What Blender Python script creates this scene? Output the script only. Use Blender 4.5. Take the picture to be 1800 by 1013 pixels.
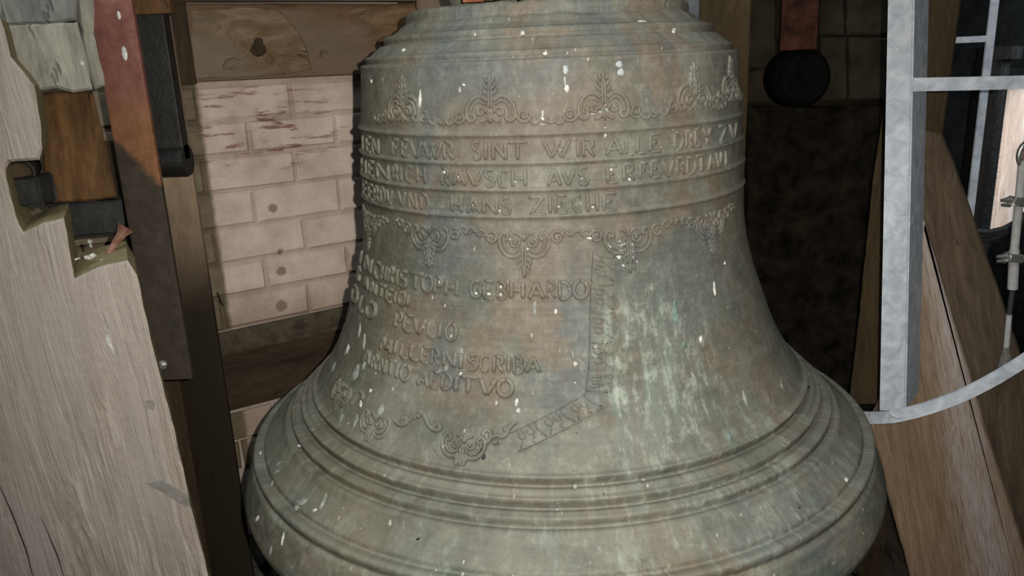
import bpy, bmesh, math, random
import numpy as np
from mathutils import Matrix, Vector, noise

for o in list(bpy.data.objects): bpy.data.objects.remove(o)
SC = bpy.context.scene
COL = SC.collection
rnd = random.Random(7)

# ------------------------------------------------------------------ camera
F = 1412.4; PITCH = math.radians(15.925); ROLL = math.radians(-2.4446)
CAM = np.array([0.0, 0.0, 1.55])
fw = np.array([0, math.cos(PITCH), -math.sin(PITCH)])
up0 = np.array([0, math.sin(PITCH), math.cos(PITCH)]); rt0 = np.array([1.0, 0, 0])
cr, sr = math.cos(ROLL), math.sin(ROLL)
rt = cr*rt0 + sr*up0; up = -sr*rt0 + cr*up0
cd = bpy.data.cameras.new('camera'); cam = bpy.data.objects.new('camera', cd); COL.objects.link(cam)
cd.sensor_width = 36; cd.sensor_fit = 'HORIZONTAL'; cd.lens = F/1800*36; cd.clip_start = 0.02
M = Matrix.Identity(4)
for i in range(3):
    M[i][0] = rt[i]; M[i][1] = up[i]; M[i][2] = -fw[i]; M[i][3] = CAM[i]
cam.matrix_world = M
SC.camera = cam

# ------------------------------------------------------------------ world, lights, exposure
SC.view_settings.view_transform = 'Standard'; SC.view_settings.look = 'None'
SC.view_settings.gamma = 1; SC.view_settings.use_curve_mapping = False
SC.view_settings.exposure = 0.0
W = bpy.data.worlds.new('world'); SC.world = W; W.use_nodes = True
W.node_tree.nodes['Background'].inputs[0].default_value = (0.75, 0.85, 1.0, 1)
W.node_tree.nodes['Background'].inputs[1].default_value = 0.03

def look(o, target):
    d = Vector(target) - o.location
    o.rotation_euler = d.to_track_quat('-Z', 'Y').to_euler()
# the phone's LED flash beside the lens
ld = bpy.data.lights.new('phone_flash', 'SPOT'); ld.energy = 108; ld.color = (1.0, 0.95, 0.88)
ld.shadow_soft_size = 0.006; ld.spot_size = math.radians(112); ld.spot_blend = 1.0
lo = bpy.data.objects.new('phone_flash', ld); COL.objects.link(lo)
lo.location = (0.052, 0.0, 1.575); look(lo, (0.12, 1.6, 1.15))
# daylight from the louvred opening on the right of the belfry
ad = bpy.data.lights.new('daylight_opening', 'AREA'); ad.energy = 11; ad.color = (0.80, 0.90, 1.0)
ad.shape = 'RECTANGLE'; ad.size = 0.7; ad.size_y = 1.0
ao = bpy.data.objects.new('daylight_opening', ad); COL.objects.link(ao)
ad.spread = math.radians(60)
ao.location = (3.0, 2.3, 2.2); look(ao, (1.95, 3.2, 1.25))
# daylight falling from the sound openings high above the bell frame
sd_ = bpy.data.lights.new('upper_daylight', 'AREA'); sd_.energy = 27; sd_.color = (0.86, 0.95, 1.0); sd_.shape = 'RECTANGLE'; sd_.size = 1.4; sd_.size_y = 0.9
so = bpy.data.objects.new('upper_daylight', sd_); COL.objects.link(so)
so.location = (-0.45, 0.30, 3.2); look(so, (0.3, 1.4, 0.9))

# ------------------------------------------------------------------ helpers
def ray(px, py):
    d = fw + rt*(px-900)/F - up*(py-506.5)/F
    return d
def at(px, py, Y):
    d = ray(px, py); return CAM + d*(Y/d[1])
def XatY(px, py, Y): return at(px, py, Y)[0]
def ZatY(px, py, Y): return at(px, py, Y)[2]

def tag(o, label=None, cat=None, group=None, kind=None):
    if label: o['label'] = label
    if cat: o['category'] = cat
    if group: o['group'] = group
    if kind: o['kind'] = kind
    return o
def empty(name, loc):
    e = bpy.data.objects.new(name, None); COL.objects.link(e); e.location = loc; e.empty_display_size = 0.05
    return e
def basis(zaxis, xhint=(1, 0, 0)):
    z = Vector(zaxis).normalized(); x = Vector(xhint); x = (x - z*x.dot(z)).normalized(); y = z.cross(x)
    return Matrix((x, y, z)).transposed()
def mk(name, V, Fc, mat, parent=None, frame=None, smooth=False, origin=None):
    """one mesh object; V in world space. frame = 3x3 local axes, origin = local origin."""
    V = [Vector(v) for v in V]
    if origin is None:
        if parent is not None and frame is None: origin = parent.location.copy()
        else: origin = sum(V, Vector())/len(V)
    origin = Vector(origin)
    R = frame if frame is not None else Matrix.Identity(3)
    Ri = R.transposed()
    me = bpy.data.meshes.new(name)
    me.from_pydata([tuple(Ri @ (v-origin)) for v in V], [], Fc)
    bm = bmesh.new(); bm.from_mesh(me); bmesh.ops.recalc_face_normals(bm, faces=bm.faces); bm.to_mesh(me); bm.free()
    me.materials.append(mat)
    if smooth:
        for p in me.polygons: p.use_smooth = True
    o = bpy.data.objects.new(name, me); COL.objects.link(o)
    mw = Matrix.Translation(origin) @ R.to_4x4()
    if parent is not None:
        o.parent = parent
        pm = parent.matrix_basis.copy()
        o.matrix_parent_inverse = pm.inverted()
    o.matrix_basis = mw
    return o
class MB:
    def __init__(s): s.v = []; s.f = []
    def add(s, V, Fc):
        n = len(s.v); s.v += [tuple(v) for v in V]; s.f += [tuple(i+n for i in q) for q in Fc]
    def box(s, c, sz, R=None, jit=0, ch=0.0):
        c = Vector(c); hx, hy, hz = [a/2 for a in sz]
        R = R or Matrix.Identity(3)
        V = []
        if ch <= 0:
            for x in (-hx, hx):
                for y in (-hy, hy):
                    for z in (-hz, hz):
                        V.append(c + R @ Vector((x+rnd.uniform(-jit, jit), y+rnd.uniform(-jit, jit), z+rnd.uniform(-jit, jit))))
            s.add(V, [(0,1,3,2),(4,6,7,5),(0,4,5,1),(2,3,7,6),(0,2,6,4),(1,5,7,3)])
        else:
            bm = bmesh.new(); bmesh.ops.create_cube(bm, size=1)
            for v in bm.verts: v.co = Vector((v.co.x*sz[0], v.co.y*sz[1], v.co.z*sz[2]))
            bmesh.ops.bevel(bm, geom=bm.edges[:], offset=ch, segments=2, affect='EDGES', profile=0.6)
            bm.verts.index_update()
            V = [c + R @ (v.co + Vector((rnd.uniform(-jit, jit), rnd.uniform(-jit, jit), rnd.uniform(-jit, jit)))) for v in bm.verts]
            Fc = [tuple(v.index for v in f.verts) for f in bm.faces]; bm.free()
            s.add(V, Fc)
    def tube(s, P, r, n=10, cap=True, flat=None):
        P = [Vector(p) for p in P]; m = len(P)
        rr = r if isinstance(r, (list, tuple)) else [r]*m
        V = []; prev = None
        for i, p in enumerate(P):
            t = (P[min(i+1, m-1)]-P[max(i-1, 0)]).normalized()
            a = prev if prev is not None else (Vector((0, 0, 1)) if abs(t.z) < 0.9 else Vector((1, 0, 0)))
            a = (a - t*a.dot(t)).normalized(); prev = a; b = t.cross(a)
            for k in range(n):
                q = 2*math.pi*k/n
                V.append(p + (a*math.cos(q)+b*math.sin(q))*rr[i])
        Fc = [(i*n+k, i*n+(k+1) % n, (i+1)*n+(k+1) % n, (i+1)*n+k) for i in range(m-1) for k in range(n)]
        if cap: Fc += [tuple(range(n-1, -1, -1)), tuple((m-1)*n+k for k in range(n))]
        s.add(V, Fc)
    def build(s, name, mat, parent=None, frame=None, smooth=False, origin=None):
        return mk(name, s.v, s.f, mat, parent, frame, smooth, origin)

def prism(poly, ext, bevel=0.0):
    """front polygon (world pts) extruded by vector ext; returns V,F with front subdiv ring bevel"""
    P = [Vector(p) for p in poly]; n = len(P); e = Vector(ext)
    if bevel <= 0:
        V = P + [p+e for p in P]
        Fc = [tuple(range(n)), tuple(range(2*n-1, n-1, -1))]+[(i, i+n, (i+1) % n+n, (i+1) % n) for i in range(n)]
        return V, Fc
    c = sum(P, Vector())/n; eu = e.normalized()
    nrm = Vector((0, 0, 0))
    for i in range(n): nrm += P[i].cross(P[(i+1) % n])
    nrm.normalize()
    ins = []
    for i in range(n):
        a = (P[i]-P[i-1]).normalized(); b = (P[(i+1) % n]-P[i]).normalized()
        na = nrm.cross(a); nb = nrm.cross(b); m = na+nb
        k = max(0.5, m.dot(na)); ins.append(P[i] + m*(bevel/k))
    V = ins + [p+eu*bevel for p in P] + [p+e for p in P]
    Fc = [tuple(range(n)), tuple(range(3*n-1, 2*n-1, -1))]
    for r in (0, n):
        Fc += [(r+i, r+n+i, r+n+(i+1) % n, r+(i+1) % n) for i in range(n)]
    return V, Fc
def rough_edge(poly, step=0.02, amp=0.003, seed=1):
    """densify a world polygon and wobble its outline a little inside its own plane"""
    P = [Vector(p) for p in poly]; out = []; n = len(P)
    nrm = Vector((0, 0, 0))
    for i in range(n): nrm += P[i].cross(P[(i+1) % n])
    nrm.normalize()
    for i in range(n):
        a, b = P[i], P[(i+1) % n]; L = (b-a).length; m = max(1, int(L/step))
        side = nrm.cross((b-a).normalized())
        for k in range(m):
            p = a.lerp(b, k/m)
            w = noise.noise(p*28+Vector((seed, 0, 0)))*amp + noise.noise(p*90+Vector((0, seed, 0)))*amp*0.5
            out.append(p + side*w)
    return out

# ------------------------------------------------------------------ materials
def mat(name):
    m = bpy.data.materials.new(name); m.use_nodes = True
    nt = m.node_tree; b = nt.nodes['Principled BSDF']
    return m, nt, b
class N:
    def __init__(s, nt): s.nt = nt; s.tc = None
    def new(s, t, **kw):
        n = s.nt.nodes.new(t)
        for k, v in kw.items(): setattr(n, k, v)
        return n
    def link(s, a, b): s.nt.links.new(a, b)
    def obj(s):
        if not s.tc: s.tc = s.new('ShaderNodeTexCoord')
        return s.tc.outputs['Object']
    def _in(s, sock, v):
        if hasattr(v, 'links') or isinstance(v, bpy.types.NodeSocket): s.link(v, sock)
        else: sock.default_value = v
    def map(s, vec, scale=(1, 1, 1), loc=(0, 0, 0), rot=(0, 0, 0)):
        n = s.new('ShaderNodeMapping'); s.link(vec, n.inputs[0])
        n.inputs['Scale'].default_value = scale; n.inputs['Location'].default_value = loc; n.inputs['Rotation'].default_value = rot
        return n.outputs[0]
    def noise(s, vec, scale=5, detail=4, rough=0.55, dist=0):
        n = s.new('ShaderNodeTexNoise'); s.link(vec, n.inputs['Vector'])
        n.inputs['Scale'].default_value = scale; n.inputs['Detail'].default_value = detail
        n.inputs['Roughness'].default_value = rough; n.inputs['Distortion'].default_value = dist
        return n.outputs['Fac']
    def voronoi(s, vec, scale=5, rnd_=1.0):
        n = s.new('ShaderNodeTexVoronoi'); s.link(vec, n.inputs['Vector']); n.inputs['Scale'].default_value = scale
        n.inputs['Randomness'].default_value = rnd_
        return n.outputs['Distance']
    def ramp(s, fac, stops, interp='LINEAR'):
        n = s.new('ShaderNodeValToRGB'); s.link(fac, n.inputs[0]); r = n.color_ramp; r.interpolation = interp
        while len(r.elements) > 1: r.elements.remove(r.elements[-1])
        for i, (p, c) in enumerate(stops):
            e = r.elements[0] if i == 0 else r.elements.new(p)
            e.position = p; e.color = c if len(c) == 4 else (*c, 1)
        return n.outputs[0]
    def step(s, fac, a, b):
        n = s.new('ShaderNodeMapRange'); n.interpolation_type = 'SMOOTHSTEP'; s.link(fac, n.inputs[0])
        n.inputs[1].default_value = a; n.inputs[2].default_value = b
        return n.outputs[0]
    def math(s, op, a, b=0.0, c=None):
        n = s.new('ShaderNodeMath', operation=op); s._in(n.inputs[0], a); s._in(n.inputs[1], b)
        if c is not None: s._in(n.inputs[2], c)
        return n.outputs[0]
    def mix(s, fac, a, b, mode='MIX'):
        n = s.new('ShaderNodeMix', data_type='RGBA', blend_type=mode)
        s._in(n.inputs[0], fac)
        for sock, v in ((n.inputs[6], a), (n.inputs[7], b)):
            if isinstance(v, tuple): sock.default_value = v if len(v) == 4 else (*v, 1)
            else: s.link(v, sock)
        return n.outputs[2]
    def sep(s, vec):
        n = s.new('ShaderNodeSeparateXYZ'); s.link(vec, n.inputs[0]); return n.outputs
    def comb(s, x, y, z):
        n = s.new('ShaderNodeCombineXYZ')
        for i, v in enumerate((x, y, z)): s._in(n.inputs[i], v)
        return n.outputs[0]
    def bump(s, h, strength=0.3, dist=0.01, normal=None):
        n = s.new('ShaderNodeBump'); s.link(h, n.inputs['Height']); n.inputs['Strength'].default_value = strength
        n.inputs['Distance'].default_value = dist
        if normal is not None: s.link(normal, n.inputs['Normal'])
        return n.outputs[0]

def wood(name, dark, mid, light, sx=22, sz=1.3, spots=None, grey=None, bump=0.5, rough=0.8, lowtone=None, crack=0.55, bandx=None):
    """grain runs along the object's local Z"""
    m, nt, b = mat(name); g = N(nt); o = g.obj()
    warp = g.noise(g.map(o, (3, 3, 0.8)), 2, 3)
    base = g.map(o, (sx, sx, sz))
    v = g.new('ShaderNodeVectorMath', operation='ADD'); g.link(base, v.inputs[0])
    wv = g.comb(g.math('MULTIPLY', warp, 2.5), g.math('MULTIPLY', warp, 2.5), 0.0); g.link(wv, v.inputs[1])
    fine = g.noise(v.outputs[0], 6, 6, 0.7)
    coarse = g.noise(v.outputs[0], 1.4, 4, 0.6)
    f = g.math('ADD', g.math('MULTIPLY', fine, 0.6), g.math('MULTIPLY', coarse, 0.4))
    c = g.ramp(f, [(0.34, dark), (0.5, mid), (0.66, light)])
    cr_ = g.step(g.noise(v.outputs[0], 3.1, 3, 0.5), 0.64, 0.70)
    c = g.mix(g.math('MULTIPLY', cr_, crack), c, tuple(x*0.35 for x in dark))
    if grey:
        k = g.step(g.noise(g.map(o, (6, 6, 1.6)), 1.3, 4, 0.6), 0.42, 0.62)
        c = g.mix(g.math('MULTIPLY', k, 0.75), c, grey)
    if spots:
        sp = g.step(g.noise(o, 38, 2, 0.5), 0.70, 0.74)
        c = g.mix(g.math('MULTIPLY', sp, 0.6), c, spots)
    if bandx:                                            # (x, half width, colour) a rubbed pale lane along the grain
        xb, wb, cb_ = bandx
        u_ = g.math('ABSOLUTE', g.math('SUBTRACT', g.math('ADD', g.sep(o)[0], g.math('MULTIPLY', g.math('SUBTRACT', g.noise(g.map(o, (8, 8, 2)), 1.5, 4, 0.6), 0.5), 0.12)), xb))
        c = g.mix(g.math('MULTIPLY', g.step(u_, wb, 0.0), g.math('MULTIPLY', g.step(fine, 0.3, 0.6), 0.95)), c, cb_)
    if lowtone:                                            # (colour, z0, z1) darker colour blended in along the length
        col, z0, z1 = lowtone
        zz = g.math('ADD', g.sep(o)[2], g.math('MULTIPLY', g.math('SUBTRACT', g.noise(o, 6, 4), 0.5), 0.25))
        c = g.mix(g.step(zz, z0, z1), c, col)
    g.link(c, b.inputs['Base Color'])
    b.inputs['Roughness'].default_value = rough; b.inputs['Specular IOR Level'].default_value = 0.25
    h = g.math('SUBTRACT', g.math('ADD', f, g.math('MULTIPLY', g.noise(o, 60, 3), 0.25)), g.math('MULTIPLY', cr_, 1.4*crack))
    g.link(g.bump(h, bump, 0.006), b.inputs['Normal'])
    return m
def plainmat(name, c1, c2, scale=12, rough=0.7, metal=0.0, bump=0.3, spec=0.3, dist=0.004, detail=5):
    m, nt, b = mat(name); g = N(nt); o = g.obj()
    n = g.noise(o, scale, detail, 0.65)
    g.link(g.ramp(n, [(0.35, c1), (0.65, c2)]), b.inputs['Base Color'])
    b.inputs['Roughness'].default_value = rough; b.inputs['Metallic'].default_value = metal
    b.inputs['Specular IOR Level'].default_value = spec
    g.link(g.bump(g.noise(o, scale*3, 6, 0.7), bump, dist), b.inputs['Normal'])
    return m

M_beam = wood('weathered_oak', (0.20, 0.160, 0.120), (0.315, 0.268, 0.222), (0.52, 0.465, 0.405), 30, 1.0, grey=(0.37, 0.325, 0.285), bump=1.0, crack=0.12)
M_cut = wood('cut_oak_end', (0.16, 0.13, 0.06), (0.26, 0.22, 0.11), (0.36, 0.31, 0.18), 40, 12, bump=0.6)
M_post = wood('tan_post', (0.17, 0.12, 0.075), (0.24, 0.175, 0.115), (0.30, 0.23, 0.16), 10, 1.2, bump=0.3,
              lowtone=((0.016, 0.011, 0.005), 0.14, -0.24))  # post darkens towards its foot
M_brown = wood('brown_timber', (0.05, 0.027, 0.011), (0.125, 0.072, 0.032), (0.21, 0.130, 0.068), 9, 1.6, grey=(0.17, 0.125, 0.095), bump=0.8)
M_darkbrown = wood('dark_brown_timber', (0.022, 0.014, 0.007), (0.038, 0.024, 0.012), (0.06, 0.04, 0.022), 14, 1.6, bump=0.5)
M_brace = wood('worn_brace', (0.12, 0.078, 0.046), (0.21, 0.145, 0.095), (0.30, 0.225, 0.16), 18, 1.0, grey=(0.32, 0.27, 0.235), bump=0.5, crack=0.3)
M_brace2 = wood('olive_brace', (0.065, 0.046, 0.029), (0.115, 0.083, 0.053), (0.18, 0.135, 0.092), 14, 1.1, bump=0.4)
M_rpost = wood('right_post', (0.035, 0.024, 0.011), (0.062, 0.043, 0.020), (0.095, 0.066, 0.033), 9, 1.2, bump=0.3)
M_orange = wood('orange_wedge', (0.035, 0.016, 0.005), (0.085, 0.042, 0.014), (0.155, 0.082, 0.030), 12, 2.2, bump=0.5)
M_greywood = wood('grey_end_block', (0.13, 0.12, 0.095), (0.22, 0.21, 0.17), (0.32, 0.305, 0.25), 14, 3, spots=(0.6, 0.58, 0.5), bump=0.6)
M_greydark = wood('grey_dark_block', (0.09, 0.088, 0.08), (0.14, 0.138, 0.125), (0.20, 0.195, 0.175), 14, 3, bump=0.6)
M_black = plainmat('black_rubber', (0.006, 0.006, 0.005), (0.016, 0.015, 0.013), 40, 0.45, bump=0.5)
M_slate = plainmat('dark_slate', (0.012, 0.013, 0.012), (0.03, 0.032, 0.03), 30, 0.6, bump=0.6)
M_nail = plainmat('rusty_nail', (0.12, 0.05, 0.03), (0.24, 0.13, 0.09), 60, 0.85)
M_rust = plainmat('rusty_iron', (0.13, 0.045, 0.02), (0.30, 0.10, 0.04), 40, 0.85)
M_steelblue = plainmat('blue_grey_steel', (0.09, 0.105, 0.12), (0.14, 0.155, 0.17), 30, 0.6)
M_mortar = plainmat('mortar', (0.30, 0.25, 0.21), (0.42, 0.36, 0.31), 20, 0.95, bump=0.6)
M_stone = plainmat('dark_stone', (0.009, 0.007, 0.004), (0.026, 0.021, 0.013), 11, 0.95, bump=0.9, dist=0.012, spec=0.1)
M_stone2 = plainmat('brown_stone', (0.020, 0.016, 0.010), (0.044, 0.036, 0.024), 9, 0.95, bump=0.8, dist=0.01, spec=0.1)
M_floor = wood('floor_board', (0.03, 0.024, 0.016), (0.055, 0.043, 0.03), (0.08, 0.065, 0.045), 12, 1.0)
M_gravel = plainmat('grey_rubble', (0.05, 0.048, 0.04), (0.13, 0.125, 0.105), 50, 0.95, bump=1.0, dist=0.01)
M_peach = wood('pale_board', (0.50, 0.34, 0.25), (0.62, 0.46, 0.36), (0.74, 0.62, 0.54), 10, 1.2, bump=0.2)
M_white = plainmat('pale_sleeve', (0.42, 0.42, 0.40), (0.55, 0.55, 0.53), 60, 0.5)
M_steel = plainmat('bright_steel', (0.40, 0.40, 0.37), (0.62, 0.61, 0.56), 80, 0.3, metal=0.8, bump=0.2)
M_cable = plainmat('grey_cable', (0.03, 0.032, 0.032), (0.06, 0.063, 0.062), 30, 0.45, bump=0.2)
M_ledge = plainmat('dark_ledge', (0.05, 0.038, 0.024), (0.12, 0.095, 0.065), 26, 0.95, bump=0.9, dist=0.01)
M_drop = plainmat('bird_lime', (0.30, 0.30, 0.27), (0.62, 0.62, 0.57), 90, 0.9, bump=0.3)
M_lime = plainmat('thin_lime_streak', (0.13, 0.135, 0.115), (0.30, 0.31, 0.275), 70, 0.9, bump=0.4)
M_tar = plainmat('black_spot', (0.012, 0.012, 0.012), (0.03, 0.03, 0.03), 60, 0.5)

def galv():
    m, nt, b = mat('galvanised_steel'); g = N(nt); o = g.obj()
    v = g.noise(o, 22, 4, 0.6, 1.2); w = g.voronoi(g.map(o, (1, 1, 0.6)), 45)
    c = g.ramp(v, [(0.32, (0.44, 0.49, 0.55)), (0.52, (0.60, 0.655, 0.71)), (0.68, (0.76, 0.80, 0.85))])
    c = g.mix(g.math('MULTIPLY', g.step(g.noise(o, 55, 2), 0.66, 0.72), 0.5), c, (0.9, 0.91, 0.92))
    g.link(c, b.inputs['Base Color']); b.inputs['Metallic'].default_value = 0.0
    b.inputs['Roughness'].default_value = 0.55
    g.link(g.bump(g.math('ADD', v, w), 0.12, 0.003), b.inputs['Normal'])
    return m
M_galv = galv()
def redbar(k=1.0):
    m, nt, b = mat('red_primed_steel'); g = N(nt); o = g.obj()
    z = g.sep(o)[2]; x = g.sep(o)[0]
    n = g.noise(o, 14, 5, 0.65)
    red = g.ramp(g.noise(o, 30, 5, 0.7), [(0.3, (0.10, 0.036, 0.026)), (0.6, (0.185, 0.078, 0.060)), (0.75, (0.27, 0.15, 0.12))])
    org = g.ramp(g.noise(o, 26, 4, 0.7), [(0.3, (0.11, 0.045, 0.018)), (0.7, (0.21, 0.098, 0.045))])
    dk = g.ramp(g.noise(o, 35, 5, 0.7), [(0.3, (0.020, 0.016, 0.011)), (0.7, (0.05, 0.038, 0.027))])
    zz = g.math('ADD', z, g.math('MULTIPLY', g.math('SUBTRACT', n, 0.5), 0.08))
    c = g.mix(g.step(zz, 0.06, 0.16), org, red)
    edge = g.math('SUBTRACT', zz, g.math('MULTIPLY', g.math('ADD', x, -0.02), -1.2))
    c = g.mix(g.step(edge, -0.028, -0.002), dk, c)
    if k < 1: c = g.mix(1.0, c, (k, k*0.9, k*0.75), 'MULTIPLY')
    g.link(c, b.inputs['Base Color']); b.inputs['Roughness'].default_value = 0.75; b.inputs['Specular IOR Level'].default_value = 0.25*k
    g.link(g.bump(g.noise(o, 60, 6, 0.7), 0.5, 0.003), b.inputs['Normal'])
    return m
M_red = redbar(); M_red2 = plainmat('dirty_red_steel', (0.016, 0.008, 0.005), (0.085, 0.030, 0.020), 16, 0.9, bump=0.5, spec=0.1)

# ------------------------------------------------------------------ the bell's form
AX, AY = 0.0861, 1.60
EYE = 1.55
PZ = [.083,.068,.055,.045,.038,.034,.020,.008,0,-.010,-.020,-.05,-.10,-.15,-.20,-.25,-.30,-.35,-.40,-.45,-.50,-.55,-.58,-.60,-.62,-.64,-.66,-.68,-.70,-.71,-.72,-.73,-.74,-.76,-.78,-.80,-.812,-.825,-.838,-.846]
PR = [.262,.268,.281,.300,.309,.3105,.327,.3435,.3485,.3525,.3545,.3560,.3618,.3645,.3675,.3690,.3735,.3817,.3948,.4130,.4305,.4535,.472,.485,.500,.5203,.5424,.5648,.5894,.6030,.6155,.6237,.630,.639,.647,.6535,.656,.6535,.646,.635]
pz = np.array(PZ); pr = np.array(PR)
ZD = np.linspace(.083, -.846, 1400)
R0 = np.interp(-ZD, -pz, pr)
k = np.hanning(45); k /= k.sum()
body = (ZD < -0.035) & (ZD > -0.80)
Rs = np.convolve(np.pad(R0, 22, mode='edge'), k, mode='valid')
k2 = np.hanning(9); k2 /= k2.sum()
R1 = np.convolve(np.pad(R0, 4, mode='edge'), k2, mode='valid')
wgt = np.clip(np.minimum((-0.03-ZD)/0.02, (ZD+0.82)/0.03), 0, 1)
RD = Rs*wgt + R1*(1-wgt)
def Rz(z): return np.interp(-np.asarray(z), -ZD, RD)
SD = np.concatenate([[0], np.cumsum(np.hypot(np.diff(ZD), np.diff(RD)))])
def s_of_z(z): return float(np.interp(-z, -ZD, SD))
def z_of_s(s): return float(np.interp(s, SD, ZD))
def surf(th, z):
    """point and outward normal; th measured from the direction facing the camera"""
    r = float(Rz(z)); dr = float(Rz(z+1e-3)-Rz(z-1e-3))/2e-3
    a = -math.pi/2 + th
    c, s = math.cos(a), math.sin(a)
    n = Vector((c, s, -dr)).normalized()
    return Vector((AX+r*c, AY+r*s, EYE+z)), n
def hit(px, py):
    d = ray(px, py); t = np.linspace(0.6, 2.2, 1600)/d[1]
    Q = d[None, :]*t[:, None]; rad = np.hypot(Q[:, 0]-AX, Q[:, 1]-AY); z = Q[:, 2]
    f = rad - Rz(np.clip(z, -.846, .083))
    f[(z > .083) | (z < -.846)] = 1
    i = np.argmax(f < 0)
    if i == 0:
        i = int(np.argmin(f)); q = Q[i]
    else:
        u = f[i-1]/(f[i-1]-f[i]); q = Q[i-1]*(1-u)+Q[i]*u
    return math.atan2(q[0]-AX, -(q[1]-AY)), float(q[2])
def theta_at(px, z):
    r = float(Rz(z)); ths = np.linspace(-1.45, 1.45, 581)
    P = np.stack([AX+r*np.sin(ths), AY-r*np.cos(ths), np.full_like(ths, z)], 1)
    zz = P@fw; x = 900+F*(P@rt)/zz
    j = int(np.argmin(x)); k_ = int(np.argmax(x))
    return float(np.interp(px, x[j:k_+1], ths[j:k_+1]))

# bronze with patina: everything in the bell's own object space
def bronze():
    m, nt, b = mat('patinated_bronze'); g = N(nt); o = g.obj()
    x, y, z = g.sep(o)
    th = g.math('ARCTAN2', x, g.math('MULTIPLY', y, -1.0))          # 0 towards the viewer's side
    cyl = g.comb(g.math('MULTIPLY', th, 0.42), 0.0, z)
    big = g.noise(cyl, 5.5, 5, 0.6, 0.5)
    big2 = g.noise(g.map(cyl, (1, 1, 1), (3.3, 0, 1.7)), 7.5, 5, 0.6, 0.6)
    c = g.ramp(big, [(0.34, (0.075, 0.085, 0.066)), (0.48, (0.135, 0.138, 0.112)), (0.62, (0.215, 0.218, 0.185))])
    c = g.mix(g.math('MULTIPLY', g.step(big2, 0.46, 0.60), 0.75), c, (0.178, 0.118, 0.076))          # brown metal
    big3 = g.noise(g.map(cyl, (1, 1, 1), (7.3, 0, 4.1)), 6.0, 4, 0.6, 0.6)
    c = g.mix(g.math('MULTIPLY', g.step(big3, 0.50, 0.64), 0.8), c, (0.074, 0.100, 0.112))           # blue-grey metal
    # lathe-like horizontal brushing
    br = g.noise(g.map(cyl, (6, 1, 160)), 1.0, 4, 0.6)
    c = g.mix(0.22, c, g.ramp(br, [(0.3, (0.07, 0.07, 0.06)), (0.7, (0.30, 0.29, 0.26))]))
    def blob(t0, z0, wt, wz, e=1.0):
        a = g.math('DIVIDE', g.math('SUBTRACT', th, t0), wt); d = g.math('DIVIDE', g.math('SUBTRACT', z, z0), wz)
        q = g.math('ADD', g.math('MULTIPLY', a, a), g.math('MULTIPLY', d, d))
        return g.math('MULTIPLY', g.step(q, 1.0, 0.0), e)
    def gt(px, py): t, zz = hit(px, py); return t, zz
    # brown and olive patches of the metal
    for px, py, wt, wz, col, e in ((930, 200, .55, .10, (0.175, 0.135, 0.105), .8), (960, 420, .5, .12, (0.165, 0.135, 0.108), .6),
                                   (850, 135, .6, .05, (0.105, 0.122, 0.125), .7), (1180, 520, .4, .13, (0.12, 0.135, 0.13), .75),
                                   (800, 760, .30, .06, (0.085, 0.09, 0.075), .7), (700, 900, .25, .05, (0.08, 0.083, 0.066), .7),
                                   (520, 870, .5, .14, (0.150, 0.124, 0.072), .9), (690, 430, .38, .11, (0.066, 0.072, 0.050), .85), (700, 290, .35, .07, (0.085, 0.092, 0.084), .7), (1150, 760, .3, .08, (0.19, 0.205, 0.185), .7), (860, 250, .35, .05, (0.165, 0.138, 0.112), .7), (1060, 870, .5, .06, (0.20, 0.185, 0.155), .7)):
        t0, z0 = gt(px, py); c = g.mix(g.math('MULTIPLY', blob(t0, z0, wt, wz, e), g.step(big, 0.3, 0.55)), c, col)
    # olive film on the flank that is turned to the brick wall
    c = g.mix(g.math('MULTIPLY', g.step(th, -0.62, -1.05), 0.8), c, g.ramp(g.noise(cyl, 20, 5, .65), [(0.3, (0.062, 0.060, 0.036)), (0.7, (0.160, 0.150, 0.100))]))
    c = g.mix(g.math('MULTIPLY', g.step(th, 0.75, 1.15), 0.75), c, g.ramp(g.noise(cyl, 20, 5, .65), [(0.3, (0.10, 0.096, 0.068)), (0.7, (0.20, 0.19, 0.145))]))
    # runs of verdigris and lime
    st = g.noise(g.map(cyl, (1, 1, 0.085)), 52, 5, 0.65, 0.15)
    st2 = g.noise(g.map(cyl, (1, 1, 0.22)), 85, 5, 0.7, 0.3)
    mott = g.noise(cyl, 34, 6, 0.75)
    t0, z0 = gt(1150, 640); r1 = blob(t0, z0-0.03, 0.42, 0.22)
    t0, z0 = gt(1250, 800); r2 = blob(t0, z0-0.03, 0.75, 0.17, 0.8)
    low = g.math('MULTIPLY', g.step(z, -0.34, -0.66), 0.45)
    reg = g.math('MAXIMUM', g.math('MAXIMUM', r1, r2), low)
    v1 = g.math('MULTIPLY', g.step(g.math('ADD', st, g.math('MULTIPLY', reg, 0.12)), 0.50, 0.78), reg)
    c = g.mix(g.math('MULTIPLY', v1, 0.55), c, (0.20, 0.275, 0.235))
    v2 = g.math('MULTIPLY', g.step(g.math('ADD', g.math('MULTIPLY', g.math('ADD', st2, mott), 0.5), g.math('MULTIPLY', reg, 0.07)), 0.54, 0.70), reg)
    c = g.mix(g.math('MULTIPLY', v2, 0.85), c, (0.42, 0.49, 0.44))
    # darker green pools low on the sound bow
    gp = g.math('MULTIPLY', g.step(g.noise(cyl, 9, 5, 0.65), 0.50, 0.62), g.step(z, -0.62, -0.76))
    c = g.mix(g.math('MULTIPLY', gp, 0.70), c, (0.080, 0.118, 0.096))
    pg = g.math('MULTIPLY', g.step(g.noise(g.map(cyl, (1, 1, 0.7), (9, 0, 3)), 15, 6, 0.75), 0.54, 0.66), g.step(z, -0.60, -0.72))
    c = g.mix(g.math('MULTIPLY', pg, 0.65), c, (0.30, 0.36, 0.325))
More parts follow.
